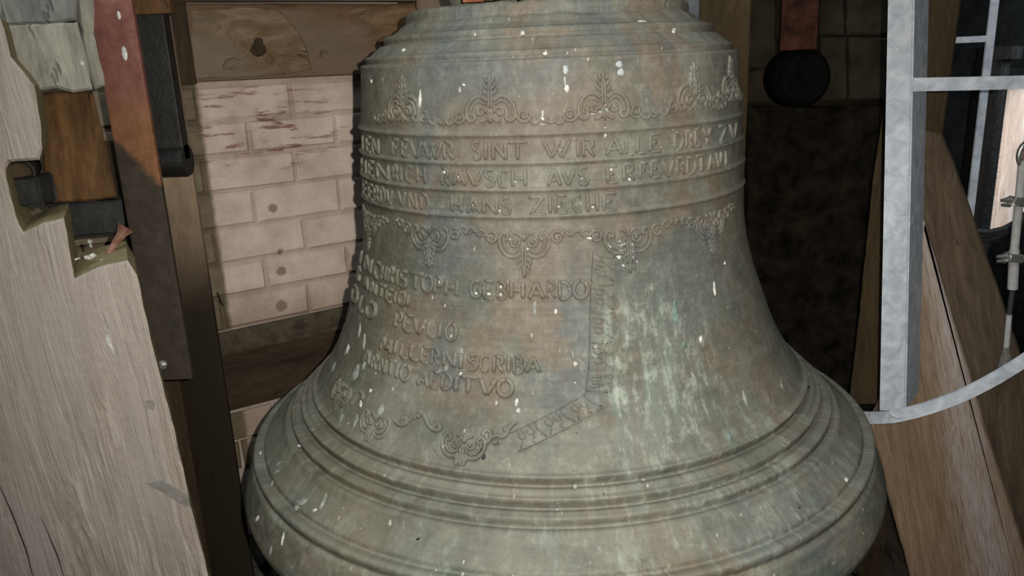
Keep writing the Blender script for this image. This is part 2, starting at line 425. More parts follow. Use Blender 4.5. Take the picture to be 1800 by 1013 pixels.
    bg = g.math('MULTIPLY', g.step(g.noise(g.map(cyl, (1, 1, 1), (1, 0, 6)), 8, 5, 0.65), 0.52, 0.64), g.step(z, -0.58, -0.70))
    c = g.mix(g.math('MULTIPLY', bg, 0.55), c, (0.205, 0.175, 0.135))
    # general mottling, scuffs and pale flecks
    c = g.mix(0.26, c, g.ramp(mott, [(0.32, (0.03, 0.034, 0.026)), (0.5, (0.15, 0.15, 0.13)), (0.68, (0.36, 0.37, 0.33))]), 'MIX')
    fine = g.noise(g.map(cyl, (1, 1, 1), (5, 0, 2)), 105, 6, 0.8)
    c = g.mix(0.22, c, g.ramp(fine, [(0.32, (0.18, 0.18, 0.18)), (0.5, (0.5, 0.5, 0.5)), (0.70, (0.95, 0.95, 0.95))]), 'OVERLAY')
    nrm = g.new('ShaderNodeNewGeometry'); nz = g.sep(nrm.outputs['Normal'])[2]
    dust = g.math('MULTIPLY', g.step(nz, 0.25, 0.9), g.step(g.noise(cyl, 26, 5, 0.7), 0.30, 0.62))
    c = g.mix(g.math('MULTIPLY', dust, 0.32), c, (0.25, 0.255, 0.22))
    fl = g.step(g.noise(g.map(cyl, (1, 1, 0.55)), 110, 2, 0.5), 0.70, 0.74)
    c = g.mix(g.math('MULTIPLY', fl, 0.75), c, (0.55, 0.56, 0.51))
    pit = g.step(g.noise(g.map(cyl, (1, 1, 1), (2, 0, 9)), 70, 2, 0.5), 0.745, 0.77)
    c = g.mix(g.math('MULTIPLY', pit, 0.6), c, (0.04, 0.04, 0.032))
    c = g.mix(1.0, c, (0.80, 0.785, 0.74), 'MULTIPLY')
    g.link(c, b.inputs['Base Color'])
    b.inputs['Metallic'].default_value = 0.0
    b.inputs['Roughness'].default_value = 0.62; b.inputs['Specular IOR Level'].default_value = 0.28
    h = g.math('ADD', g.math('ADD', g.math('MULTIPLY', mott, 0.7), g.math('MULTIPLY', fine, 0.10)), g.math('ADD', g.math('MULTIPLY', br, 0.25), g.math('MULTIPLY', big, 1.2)))
    g.link(g.bump(h, 0.45, 0.006), b.inputs['Normal'])
    return m
M_bronze = bronze()

# ================================================================== THE SETTING
# half-timbered brick wall on the left
WP0 = np.array([-0.595, 2.10]); WA = math.radians(33.0)
WT = np.array([math.cos(WA), math.sin(WA)]); WN = np.array([-math.sin(WA), math.cos(WA)])
def on_wall(px, py, off=0.0):
    d = ray(px, py); k_ = ((WP0+WN*off)@WN)/(d[:2]@WN)
    p = CAM + d*k_
    return float((p[:2]-WP0)@WT), float(p[2])
WR = Matrix(((WT[0], WN[0], 0), (WT[1], WN[1], 0), (0, 0, 1)))
def wmat(name, base):
    return base
def whitewash(kk=1.0):
    m, nt, b = mat('whitewashed_brick'); g = N(nt)
    geo = g.new('ShaderNodeNewGeometry'); P = geo.outputs['Position']
    x, y, z = g.sep(P)
    t = g.math('ADD', g.math('MULTIPLY', g.math('SUBTRACT', x, float(WP0[0])), float(WT[0])), g.math('MULTIPLY', g.math('SUBTRACT', y, float(WP0[1])), float(WT[1])))
    w = g.comb(t, 0.0, z)
    c = g.ramp(g.noise(w, 9, 5, 0.65), [(0.3, (0.44, 0.345, 0.29)), (0.52, (0.60, 0.49, 0.42)), (0.7, (0.69, 0.595, 0.53))])
    # worn red streaks where the wash has rubbed off, high up on the panel
    zr = on_wall(480, 230)[1]; tr = on_wall(450, 230)[0]
    sm = g.noise(g.map(w, (0.35, 1, 2.2), (1.3, 0, 0.4), (0, 0.18, 0)), 26, 4, 0.7)
    q = g.math('ADD', g.math('POWER', g.math('DIVIDE', g.math('SUBTRACT', z, zr+0.01), 0.14), 2.0), g.math('POWER', g.math('DIVIDE', g.math('SUBTRACT', t, tr), 0.30), 2.0))
    reg = g.step(q, 1.0, 0.2)
    c = g.mix(g.math('MULTIPLY', g.math('MULTIPLY', g.step(sm, 0.54, 0.62), reg), 0.8), c, (0.20, 0.075, 0.062))
    # browner towards the bottom of the panel
    zb = on_wall(500, 500)[1]
    zz = g.math('ADD', z, g.math('MULTIPLY', g.math('SUBTRACT', g.noise(w, 7, 4), 0.5), 0.22))
    c = g.mix(g.math('MULTIPLY', g.step(zz, zb+0.05, zb-0.12), 0.72), c, (0.26, 0.19, 0.135))
    # brown spots
    for px, py, r in ((494, 477, .016), (494, 537, .020), (480, 366, .015), (358, 452, .018), (493, 443, .010)):
        ts, zs = on_wall(px, py)
        d = g.math('SQRT', g.math('ADD', g.math('POWER', g.math('SUBTRACT', t, ts), 2.0), g.math('POWER', g.math('SUBTRACT', z, zs), 2.0)))
        d = g.math('ADD', d, g.math('MULTIPLY', g.math('SUBTRACT', g.noise(w, 60, 3), 0.5), 0.012))
        c = g.mix(g.math('MULTIPLY', g.step(d, r, r*0.6), 0.7), c, (0.14, 0.10, 0.06))
    # shade beside the post, painted into the wall colour as an olive strip
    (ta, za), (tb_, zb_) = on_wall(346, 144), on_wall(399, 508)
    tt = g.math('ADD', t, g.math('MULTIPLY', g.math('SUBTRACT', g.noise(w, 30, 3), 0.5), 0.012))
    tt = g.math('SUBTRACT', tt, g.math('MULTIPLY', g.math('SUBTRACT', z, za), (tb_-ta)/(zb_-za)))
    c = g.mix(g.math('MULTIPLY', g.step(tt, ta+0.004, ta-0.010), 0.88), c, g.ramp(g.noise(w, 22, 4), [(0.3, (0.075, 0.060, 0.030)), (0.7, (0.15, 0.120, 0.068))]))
    if kk < 1: c = g.mix(1.0, c, (kk, kk*0.97, kk*0.93), 'MULTIPLY')
    g.link(c, b.inputs['Base Color']); b.inputs['Roughness'].default_value = 0.92; b.inputs['Specular IOR Level'].default_value = 0.15
    h = g.math('ADD', g.noise(w, 40, 5, 0.7), g.math('MULTIPLY', g.noise(g.map(w, (0.4, 1, 1.6)), 18, 4), 0.8))
    g.link(g.bump(h, 0.5, 0.006), b.inputs['Normal'])
    return m
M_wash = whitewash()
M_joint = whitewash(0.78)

def wbox(name, t0, t1, z0, z1, y0, y1, m, parent, ch=0.0, jit=0.0, along=False):
    mb = MB(); c2 = WP0 + WT*(t0+t1)/2 + WN*(y0+y1)/2
    mb.box((c2[0], c2[1], (z0+z1)/2), (t1-t0, y1-y0, z1-z0), WR, jit, ch)
    fr = WR
    if along:                                    # local Z along the wall so the grain runs lengthwise
        fr = Matrix(((0, WN[0], WT[0]), (0, WN[1], WT[1]), (1, 0, 0)))
        fr = Matrix(((0, -WN[0], WT[0]), (0, -WN[1], WT[1]), (1, 0, 0)))
    return mb.build(name, m, parent, frame=fr)
T0 = on_wall(250, 300)[0]; T1 = 0.95
zc = [on_wall(500, y)[1] for y in (143, 205, 264, 325, 387, 447, 503, 560)]
ZTOP = 2.55
wall = wbox('wall_left', T0-0.3, T1, 0.0, ZTOP, 0.012, 0.20, M_mortar, None)
wall['kind'] = 'structure'
# mortar skin of the painted panel takes the whitewash too
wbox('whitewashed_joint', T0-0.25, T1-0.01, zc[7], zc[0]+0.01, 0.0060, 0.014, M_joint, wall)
brick_meshes = {}
def brick(t0, t1, z0, z1, idx):
    """one brick of the panel with chamfered, slightly uneven face"""
    mb = MB(); g_ = 0.0045
    a0, a1, b0, b1 = t0+g_, t1-g_, z0+g_, z1-g_
    out = -rnd.uniform(0.000, 0.004); e = 0.005
    V = []
    for (y, ins) in ((0.012, 0), (0.004, 0), (out, e)):
        for (tt, zz) in ((a0+ins, b0+ins), (a1-ins, b0+ins), (a1-ins, b1-ins), (a0+ins, b1-ins)):
            tt += rnd.uniform(-.0018, .0018); zz += rnd.uniform(-.0016, .0016)
            p = WP0+WT*tt+WN*(y+rnd.uniform(-.0008, .0008)); V.append((p[0], p[1], zz))
    Fc = [(8, 9, 10, 11)]
    for r in (0, 4): Fc += [(r+i, r+(i+1) % 4, r+4+(i+1) % 4, r+4+i) for i in range(4)]
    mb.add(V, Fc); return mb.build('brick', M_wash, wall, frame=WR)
jx = [512, 437, 520, 447, 537, 467, 545]
bl = 0.232
for ci in range(7):
    ym = 143+60*ci+30
    tj = on_wall(jx[ci], ym)[0]
    n0 = int(math.floor((T0-tj)/bl)); t = tj+n0*bl
    while t < 0.62:
        if t+bl > T0-0.05: brick(t, t+bl, zc[ci+1], zc[ci], ci)
        t += bl
# upper timber with a curved shake, header timber above it, sill timber below
zt0, zt1 = on_wall(500, 138)[1], on_wall(500, 8)[1]
tl = on_wall(330, 80)[0]
tb = wbox('timber_rail', tl, T1, zt0, zt1, -0.03, 0.02, M_brown, wall, ch=0.006, jit=0.004, along=True)
wbox('rail_shade_strip', on_wall(298, 80)[0], on_wall(331, 80)[0], zt0-0.003, zt1+0.01, -0.036, 0.02, M_darkbrown, wall, ch=0.004)  # shade at the rail's left end, put in as a dark strip
# scar of an old brace: a raised curved tongue on the rail
pts = [(330, 20), (420, 12), (480, 18), (505, 40), (522, 66), (534, 95), (540, 122), (500, 132), (430, 136), (335, 140)]
P = []
for px, py in pts:
    t_, z_ = on_wall(px, py); q = WP0+WT*t_+WN*(-0.034); P.append((q[0], q[1], z_))
V_, F_ = prism(rough_edge(P, 0.02, 0.004, 3), (WN[0]*0.02, WN[1]*0.02, 0), 0.004)
M_tongue = wood('pale_rail_face', (0.075, 0.047, 0.022), (0.165, 0.113, 0.060), (0.27, 0.205, 0.135), 8, 2.0, grey=(0.21, 0.17, 0.13), bump=0.9)
mk('timber_face', V_, F_, M_tongue, wall, frame=Matrix(((0, -WN[0], WT[0]), (0, -WN[1], WT[1]), (1, 0, 0))))
kp = []
for i in range(14):
    a = 2*math.pi*i/14; t_, z_ = on_wall(447+13*math.cos(a)*(1+.3*math.sin(a*3)), 84+17*math.sin(a)); q = WP0+WT*t_+WN*(-0.0355); kp.append((q[0], q[1], z_))
V_, F_ = prism(kp, (WN[0]*0.006, WN[1]*0.006, 0), 0.001); mk('wood_knot', V_, F_, M_darkbrown, wall)
wbox('timber_header', tl-0.1, T1, zt1+0.006, zt1+0.16, -0.05, 0.02, M_post if False else M_brace, wall, ch=0.005, along=True)
zs1 = on_wall(470, 606)[1]; zs0 = on_wall(450, 712)[1]
wbox('dark_ledge', T0, T1, zs1-0.005, zc[7]-0.004, -0.006, 0.02, M_ledge, wall, ch=0.006, jit=0.003)  # dark ledge between the brick panel and the sill timber
wbox('timber_sill', T0, T1, zs0, zs1-0.002, 0.004, 0.02, M_darkbrown, wall, along=True)
z = zs0-0.006; ci = 0
while z > 0.5:                                   # washed masonry below the sill timber
    t = T0 - (0.1 if ci % 2 else 0.0)
    while t < 0.35:
        brick(t, t+bl, z-0.085, z, ci); t += bl
    z -= 0.085; ci += 1

# dark masonry behind the bell on the right
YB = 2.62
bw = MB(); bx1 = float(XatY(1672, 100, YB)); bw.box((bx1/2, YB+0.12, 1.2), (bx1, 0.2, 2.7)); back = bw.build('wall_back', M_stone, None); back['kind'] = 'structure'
def stone(px0, py0, px1, py1, m=M_stone2, proud=0.02, amp=0.006):
    P = [at(px0, py0, YB-proud), at(px1, py0, YB-proud), at(px1, py1, YB-proud), at(px0, py1, YB-proud)]
    V_, F_ = prism(rough_edge(P, 0.03, amp, px0), (0, proud+0.03, 0), 0.007)
    mk('stone', V_, F_, m, back)
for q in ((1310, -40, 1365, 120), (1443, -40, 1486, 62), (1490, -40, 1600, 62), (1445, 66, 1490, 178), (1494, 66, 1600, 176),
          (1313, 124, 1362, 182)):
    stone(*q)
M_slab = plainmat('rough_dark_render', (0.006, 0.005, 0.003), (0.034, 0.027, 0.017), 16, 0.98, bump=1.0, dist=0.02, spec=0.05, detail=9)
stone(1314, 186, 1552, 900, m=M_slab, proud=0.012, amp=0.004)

# floor of dark boards
fb = MB(); fb.box((0.4, 1.7, -0.03), (4.6, 4.4, 0.04)); fl = fb.build('floor', M_floor, None); fl['kind'] = 'structure'
for i in range(22):
    b_ = MB(); b_.box((-1.8+i*0.205, 1.7, -0.004), (0.198, 4.38, 0.016), None, 0.0008)
    b_.build('floor_board', M_floor, fl, frame=Matrix(((1, 0, 0), (0, 0, 1), (0, -1, 0))))

# ================================================================== THE BELL
bell = empty('church_bell', (AX, AY, EYE-0.846))
tag(bell, 'large green-grey bronze church bell with raised lettering and scroll ornament', 'bell')
B0 = Vector((AX, AY, EYE))
def bmk(name, V, Fc, m=M_bronze, parent=bell, smooth=True):
    return mk(name, V, Fc, m, parent, frame=Matrix.Identity(3), smooth=smooth, origin=B0)
def zring(px, py): return hit(px, py)[1]
zR = [zring(930, 236), zring(930, 286.5), zring(930, 334), zring(930, 381)]
bumps = [(zz, 0.0058, 0.0034) for zz in zR]
def on_profile():
    """outer profile with its mouldings as (r,z) pairs"""
    out = []
    S = SD[-1]; n = 430
    extra = []
    for zz, a, w in bumps: extra.append((s_of_z(zz), a, w, 0))
    for (px, py, a, w) in ((940, 98, -0.0030, 0.0030), (940, 103, 0.0022, 0.0022),):
        pass
    g0 = s_of_z(0.003); extra.append((g0, -0.0060, 0.0032, 0)); extra.append((g0+0.009, 0.0030, 0.0045, 0)); extra.append((g0-0.009, 0.0022, 0.004, 0))
    g1 = s_of_z(0.0385); extra.append((g1+0.004, -0.0055, 0.0038, 0)); extra.append((g1-0.006, 0.004, 0.006, 0)); extra.append((s_of_z(0.070), -0.0035, 0.006, 0))
    for (x_, y_, hi, lo_) in ((996, 847, 0.0060, -0.0120), (996, 887, 0.0060, -0.0120), (996, 921, 0.0045, -0.0075)):
        s_ = s_of_z(zring(x_, y_)); extra += [(s_-0.0055, hi, 0.0050, 0), (s_+0.0045, lo_, 0.0045, 0), (s_+0.016, 0.0020, 0.008, 0)]
    zl = zring(1382, 959); s_ = s_of_z(zl); extra += [(s_-0.014, -0.0060, 0.0050, 0), (s_, 0.0085, 0.009, 0), (s_+0.014, -0.0055, 0.005, 0)]
    for s in np.linspace(0, S, n):
        zz = z_of_s(s); r = float(Rz(zz)); dr = float(Rz(zz-1e-3)-Rz(zz+1e-3))/-2e-3
        nl = math.hypot(1, dr); off = sum(a*math.exp(-((s-s0)/w)**2) for s0, a, w, _ in extra)
        out.append((r+off/nl, zz-dr*off/nl))
    return out
prof = [(0.0, 0.092), (0.10, 0.091), (0.20, 0.089), (0.245, 0.0885), (0.256, 0.0875)] + on_profile()
prof += [(0.615, -0.851), (0.585, -0.846), (0.555, -0.80), (0.50, -0.70), (0.44, -0.60), (0.40, -0.50), (0.36, -0.35), (0.335, -0.20), (0.32, -0.05), (0.25, 0.02), (0.0, 0.035)]
NA = 560; V = []; Fc = []
for j, (r, z) in enumerate(prof):
    for i in range(NA):
        a = 2*math.pi*i/NA
        rr = r
        if 0.25 < r and z > 0.0: rr = r*(1+0.0012*math.sin(a*9+z*60)+0.0016*noise.noise(Vector((math.cos(a)*6, math.sin(a)*6, z*50))))
        zz = z
        if z > 0.055: zz = z + 0.0032*noise.noise(Vector((math.cos(a)*9, math.sin(a)*9, 0.3)))
        V.append((AX+rr*math.cos(a), AY+rr*math.sin(a), EYE+zz))
for j in range(len(prof)-1):
    for i in range(NA):
        Fc.append((j*NA+i, j*NA+(i+1) % NA, (j+1)*NA+(i+1) % NA, (j+1)*NA+i))
bmk('bell_body', V, Fc)

def ridge(mb, pts, w, h, taper=True, sub=0.004):
    """raised rounded stroke along (theta, z) points on the bell's surface"""
    P = []
    for (a, b) in zip(pts[:-1], pts[1:]):
        r = float(Rz(a[1])); L = math.hypot((b[0]-a[0])*r, s_of_z(b[1])-s_of_z(a[1])); n = max(1, int(L/sub))
        for k_ in range(n): u = k_/n; P.append((a[0]*(1-u)+b[0]*u, a[1]*(1-u)+b[1]*u))
    P.append(pts[-1])
    S_ = [surf(*p) for p in P]; n = len(S_)
    if n < 2: return
    prof_ = ((-1.0, -0.25), (-0.90, 0.62), (-0.55, 0.97), (0.55, 0.97), (0.90, 0.62), (1.0, -0.25))
    V = []
    for i, (p, nn) in enumerate(S_):
        d = (S_[min(i+1, n-1)][0]-S_[max(i-1, 0)][0]); d = (d-nn*d.dot(nn))
        d = d.normalized() if d.length > 1e-9 else Vector((0, 0, 1))
        sd = nn.cross(d)
        k_ = 0.75 if taper and i in (0, n-1) else 1.0
        hh = h*(0.55 if taper and i in (0, n-1) else 1.0)
        for (a, b) in prof_: V.append(p + sd*(a*w*0.5*k_) + nn*(b*hh))
    m = len(prof_)
    Fc = [(i*m+k_, i*m+k_+1, (i+1)*m+k_+1, (i+1)*m+k_) for i in range(n-1) for k_ in range(m-1)]
    Fc += [tuple(range(m)), tuple((n-1)*m+k_ for k_ in range(m-1, -1, -1))]
    mb.add(V, Fc)
def arc(cx, cy, rx, ry, a0, a1, n=10):
    return [(cx+rx*math.cos(math.radians(a0+(a1-a0)*i/n)), cy+ry*math.sin(math.radians(a0+(a1-a0)*i/n))) for i in range(n+1)]
G = {
 'A': [[(0.04, 0), (0.5, 1)], [(0.5, 1), (0.96, 0)], [(0.22, 0.34), (0.78, 0.34)]],
 'B': [[(0.15, 0), (0.15, 1)], [(0.15, 1)]+arc(0.45, 0.76, 0.36, 0.24, 90, -90)+[(0.15, 0.52)], [(0.15, 0.52)]+arc(0.48, 0.26, 0.42, 0.26, 90, -90)+[(0.15, 0)]],
 'C': [arc(0.55, 0.5, 0.45, 0.5, 50, 310, 16), [(0.82, 0.98), (0.84, 0.78)], [(0.84, 0.2), (0.86, 0.06)]],
 'D': [[(0.12, 0), (0.12, 1)], [(0.12, 1)]+arc(0.35, 0.5, 0.58, 0.5, 90, -90, 14)+[(0.12, 0)]],
 'E': [[(0.15, 0), (0.15, 1)], [(0.15, 1), (0.9, 1), (0.92, 0.88)], [(0.15, 0.52), (0.7, 0.52)], [(0.15, 0), (0.9, 0), (0.95, 0.13)]],
 'F': [[(0.2, 0), (0.2, 1)], [(0.2, 1), (0.92, 1), (0.94, 0.86)], [(0.2, 0.52), (0.72, 0.52)]],
 'G': [arc(0.52, 0.5, 0.45, 0.5, 50, 330, 16), [(0.92, 0.05), (0.92, 0.45), (0.62, 0.45)]],
 'H': [[(0.12, 0), (0.12, 1)], [(0.88, 0), (0.88, 1)], [(0.12, 0.48), (0.88, 0.48)]],
 'I': [[(0.5, 0), (0.5, 1)]],
 'L': [[(0.15, 1), (0.15, 0)], [(0.15, 0), (0.9, 0), (0.95, 0.16)]],
 'M': [[(0.05, 0), (0.15, 1)], [(0.15, 1), (0.5, 0.2)], [(0.5, 0.2), (0.85, 1)], [(0.85, 1), (0.95, 0)]],
 'N': [[(0.12, 0), (0.12, 1)], [(0.12, 1), (0.88, 0.05)], [(0.88, 0), (0.88, 1)]],
 'O': [arc(0.5, 0.5, 0.46, 0.5, 90, 450, 22)],
 'P': [[(0.15, 0), (0.15, 1)], [(0.15, 1)]+arc(0.5, 0.74, 0.4, 0.26, 90, -90)+[(0.15, 0.48)]],
 'R': [[(0.15, 0), (0.15, 1)], [(0.15, 1)]+arc(0.46, 0.75, 0.38, 0.25, 90, -90)+[(0.15, 0.5)], [(0.45, 0.5), (0.95, 0)]],
 'S': [arc(0.5, 0.75, 0.36, 0.25, 30, 270, 10)+arc(0.5, 0.25, 0.40, 0.25, 90, -150, 10)],
 'T': [[(0.5, 0), (0.5, 1)], [(0.02, 0.88), (0.05, 1), (0.95, 1), (0.98, 0.88)]],
 'V': [[(0.04, 1), (0.48, 0)], [(0.48, 0), (0.96, 1)]],
 'W': [[(0.0, 1), (0.3, 0)], [(0.3, 0), (0.62, 1)], [(0.42, 1), (0.66, 0)], [(0.66, 0), (1.0, 1)]],
 'Y': [[(0.04, 1), (0.5, 0.45)], [(0.96, 1), (0.5, 0.45)], [(0.5, 0.45), (0.5, 0)]],
 'Z': [[(0.05, 0.9), (0.1, 1), (0.92, 1)], [(0.92, 1), (0.08, 0)], [(0.08, 0), (0.92, 0), (0.97, 0.14)]],
}
def inscription(letters, zt, zb, w, h, faint=()):
    mid = (zt+zb)/2; first = None
    holder = None
    for k_, (ch, x0, x1) in enumerate(letters):
        t0, t1 = theta_at(x0, mid), theta_at(x1, mid)
        mb = MB(); hh = h*(0.55 if k_ in faint else 1.0)
        jz = rnd.uniform(-0.0012, 0.0012); jl = rnd.uniform(-0.02, 0.02)
        for st in G[ch]:
            pts = [(t0+(t1-t0)*u+ (v-0.5)*jl*(t1-t0), zb+(zt-zb)*v+jz) for (u, v) in st]
            ww = w if ch == 'I' else min(w, max(0.0040, (t1-t0)*float(Rz(mid))*0.34))
            ridge(mb, pts, ww, hh)
        bmk('letter', mb.v, mb.f)
def band(zA, zB, f0, f1): return zA+(zB-zA)*f0, zA+(zB-zA)*f1
L1 = [('I', 637, 642), ('E', 645, 653), ('N', 655, 668), ('F', 688, 701), ('E', 705, 719), ('V', 722, 744), ('W', 746, 778), ('R', 779, 799),
      ('S', 830, 846), ('I', 850, 858), ('N', 864, 892), ('T', 895, 925), ('W', 955, 1003), ('I', 1013, 1019), ('R', 1022, 1046),
      ('A', 1064, 1094), ('L', 1098, 1114), ('L', 1117, 1135), ('E', 1139, 1160), ('D', 1183, 1200), ('R', 1203, 1217), ('E', 1219, 1231), ('Y', 1233, 1250), ('Z', 1263, 1277), ('V', 1281, 1294)]
zt, zb = band(zR[0], zR[1], 0.24, 0.86); inscription(L1, zt, zb, 0.0066, 0.0042, (3, 4))
L2 = [('H', 637, 646), ('E', 649, 658), ('N', 662, 687), ('R', 690, 700), ('I', 702, 708), ('C', 712, 727), ('H', 732, 749),
      ('R', 776, 791), ('A', 795, 819), ('V', 821, 850), ('S', 852, 869), ('C', 876, 893), ('H', 898, 927), ('A', 962, 986), ('V', 987, 1011), ('S', 1015, 1035),
      ('E', 1065, 1085), ('R', 1093, 1115), ('F', 1121, 1138), ('E', 1141, 1160), ('V', 1164, 1184), ('R', 1187, 1203), ('D', 1205, 1222), ('T', 1224, 1239), ('A', 1243, 1256), ('V', 1257, 1268), ('I', 1270, 1279)]
zt, zb = band(zR[1], zR[2], 0.22, 0.85); inscription(L2, zt, zb, 0.0066, 0.0042, (3, 4, 5, 6))
L3 = [('E', 640, 647), ('E', 649, 657), ('R', 659, 668), ('D', 670, 679), ('V', 681, 692), ('V', 700, 714), ('N', 717, 733), ('D', 738, 754),
      ('H', 793, 814), ('A', 821, 846), ('N', 848, 877), ('S', 881, 898), ('Z', 930, 958), ('I', 964, 970), ('E', 973, 996), ('C', 1006, 1023), ('H', 1030, 1052), ('E', 1058, 1083)]
zt, zb = band(zR[2], zR[3], 0.25, 0.90); inscription(L3, zt, zb, 0.0066, 0.0042, (5, 6, 7))
LA = [('I', 633, 640), ('N', 643, 656), ('C', 660, 670), ('H', 672, 682), ('R', 684, 695), ('I', 697, 702), ('S', 704, 718), ('T', 721, 744), ('O', 744, 762), ('P', 764, 780), ('H', 783, 807),
      ('G', 827, 847), ('E', 849, 869), ('B', 873, 892), ('H', 896, 923), ('A', 929, 957), ('R', 960, 977), ('D', 981, 1004), ('O', 1007, 1034)]
inscription(LA, zring(900, 496), zring(900, 526), 0.0086, 0.0052)
LB = [('S', 628, 635), ('A', 640, 651), ('N', 653, 664), ('T', 666, 678), ('E', 680, 691), ('I', 694, 699), ('O', 702, 715), ('I', 716, 721)]
inscription(LB, zring(690, 509), zring(690, 531), 0.0082, 0.0052)
LC = [('O', 622, 630), ('L', 634, 643), ('O', 646, 662), ('P', 696, 709), ('E', 711, 725), ('V', 727, 750), ('L', 753, 767), ('I', 771, 778), ('O', 784, 804)]
inscription(LC, zring(793, 568), zring(793, 597), 0.0086, 0.0054)
LD = [('M', 672, 690), ('I', 692, 702), ('L', 706, 719), ('L', 722, 738), ('E', 741, 756), ('R', 759, 775), ('N', 779, 803), ('I', 806, 816), ('S', 822, 840), ('C', 844, 861), ('R', 866, 887), ('I', 891, 898), ('B', 901, 921), ('A', 924, 950)]
inscription(LD, zring(910, 628), zring(910, 656), 0.0088, 0.0056)
LE = [('A', 641, 654), ('R', 656, 667), ('N', 669, 681), ('T', 683, 696), ('I', 697, 703), ('O', 706, 723), ('A', 737, 756), ('E', 758, 772), ('D', 777, 796), ('I', 798, 808), ('T', 811, 838), ('V', 843, 872), ('O', 875, 902)]
inscription(LE, zring(888, 668), zring(888, 697), 0.0090, 0.0056)

# ---- scroll ornament
U = 1/1120.0
def spiral(cx, cy, r0, r1, a0, a1, n=14):
    return [(cx+(r0+(r1-r0)*i/n)*math.cos(math.radians(a0+(a1-a0)*i/n)), cy+(r0+(r1-r0)*i/n)*math.sin(math.radians(a0+(a1-a0)*i/n))) for i in range(n+1)]
def smooth_pts(P, it=2):
    for _ in range(it):
        Q = [P[0]]
        for a, b in zip(P[:-1], P[1:]): Q += [(a[0]*.75+b[0]*.25, a[1]*.75+b[1]*.25), (a[0]*.25+b[0]*.75, a[1]*.25+b[1]*.75)]
        P = Q+[P[-1]]
    return P
def half_ornament(fin=1.0, link=True):
    S_ = []
    S_.append((smooth_pts([(6, 24), (16, 33), (31, 31), (43, 16), (45, 0), (38, -11), (29, -8), (28, 0), (34, 2)]), 5.0))
    S_.append((smooth_pts([(8, 18), (18, 25), (29, 22), (36, 9), (36, -1)]), 3.4))
    S_.append((spiral(17, 6, 10, 2, 200, -260), 4.0))
    S_.append((smooth_pts([(0, 2), (6, -6), (12, -11), (18, -9)]), 4.0))
    for k_ in range(4):
        v = 27+k_*9.5*fin; wd = 14-2.2*k_
        S_.append((smooth_pts([(4, v), (wd*0.7, v+1), (wd, v+5), (wd*0.8, v+8)]), 4.0))
    if link:
        S_.append((spiral(59, -1, 10, 2.5, 230, -220), 4.2))
        S_.append((smooth_pts([(45, 0), (50, -9), (58, -13), (68, -9), (72, -2)]), 4.4))
        S_.append((smooth_pts([(66, -4), (72, -14), (80, -16), (85, -8), (82, -3), (78, -6)]), 4.2))
        S_.append((smooth_pts([(84, -8), (90, -14), (97, -12), (101, -6)]), 4.2))
    return S_
def ornament(px, py, flip=1, k_=1.0, fin=1.0, link=(True, True), h=0.0040, name='scroll_ornament', tilt=0.0):
    th0, z0 = hit(px, py); s0 = s_of_z(z0); r = float(Rz(z0)); mb = MB()
    def put(pts, w):
        out = []
        for (u, v) in pts:
            u, v = u*math.cos(tilt)-v*flip*math.sin(tilt), u*math.sin(tilt)+v*flip*math.cos(tilt)
            out.append((th0+u*U*k_/r, z_of_s(s0-v*U*k_)))
        ridge(mb, out, w*U*k_*1.5, h)
    for sg in (-1, 1):
        for pts, w in half_ornament(fin, link[0] if sg < 0 else link[1]):
            put([(sg*u, v) for u, v in pts], w)
    top = 27+4*9.5*fin+6
    put([(-2.6, 12), (-2.4, top*0.6), (0, top)], 3.6); put([(2.6, 12), (2.4, top*0.6), (0, top)], 3.6)
    put([(0, 4), (0, -6), (0, -14)], 5)
    return bmk(name, mb.v, mb.f)
for px, py in ((708, 202), (862, 203), (1062, 197), (1222, 181), (1285, 165)): ornament(px, py, 1)
for px, py, fin in ((650, 384, .9), (755, 408, .9), (921, 420, .95), (1104, 412, .95), (1249, 386, .9)): ornament(px, py, -1, fin=fin)
for px, py in ((604, 684), (662, 738), (816, 776)): ornament(px, py, -1, 0.92, 0.42, link=(False, False), h=0.0052)
def px_path(paths, w, h, name):
    mb = MB()
    for P_ in paths: ridge(mb, [hit(*q) for q in smooth_pts(P_, 2)], w, h)
    return bmk(name, mb.v, mb.f)
px_path([[(694, 738), (703, 748), (714, 746), (722, 738), (728, 728), (736, 722), (744, 724), (749, 735), (754, 748), (762, 756), (772, 757), (776, 750), (770, 745), (765, 749)],
         [(706, 738), (712, 733), (718, 738), (714, 744), (709, 742)], [(738, 724), (744, 730), (748, 727)], [(728, 736), (734, 731), (740, 733)]], 0.0082, 0.0054, 'garland')
px_path([[(848, 766), (853, 756), (862, 757), (864, 768), (858, 778), (850, 780)], [(864, 770), (874, 764), (878, 768), (886, 768), (893, 760), (894, 751), (888, 752), (889, 759)], [(893, 756), (900, 746), (908, 742)], [(866, 780), (876, 776)]], 0.0080, 0.0052, 'garland')
px_path([[(618, 712), (624, 702), (630, 692), (636, 688), (640, 695), (638, 703)], [(590, 712), (597, 706), (606, 708)]], 0.0078, 0.0052, 'garland')

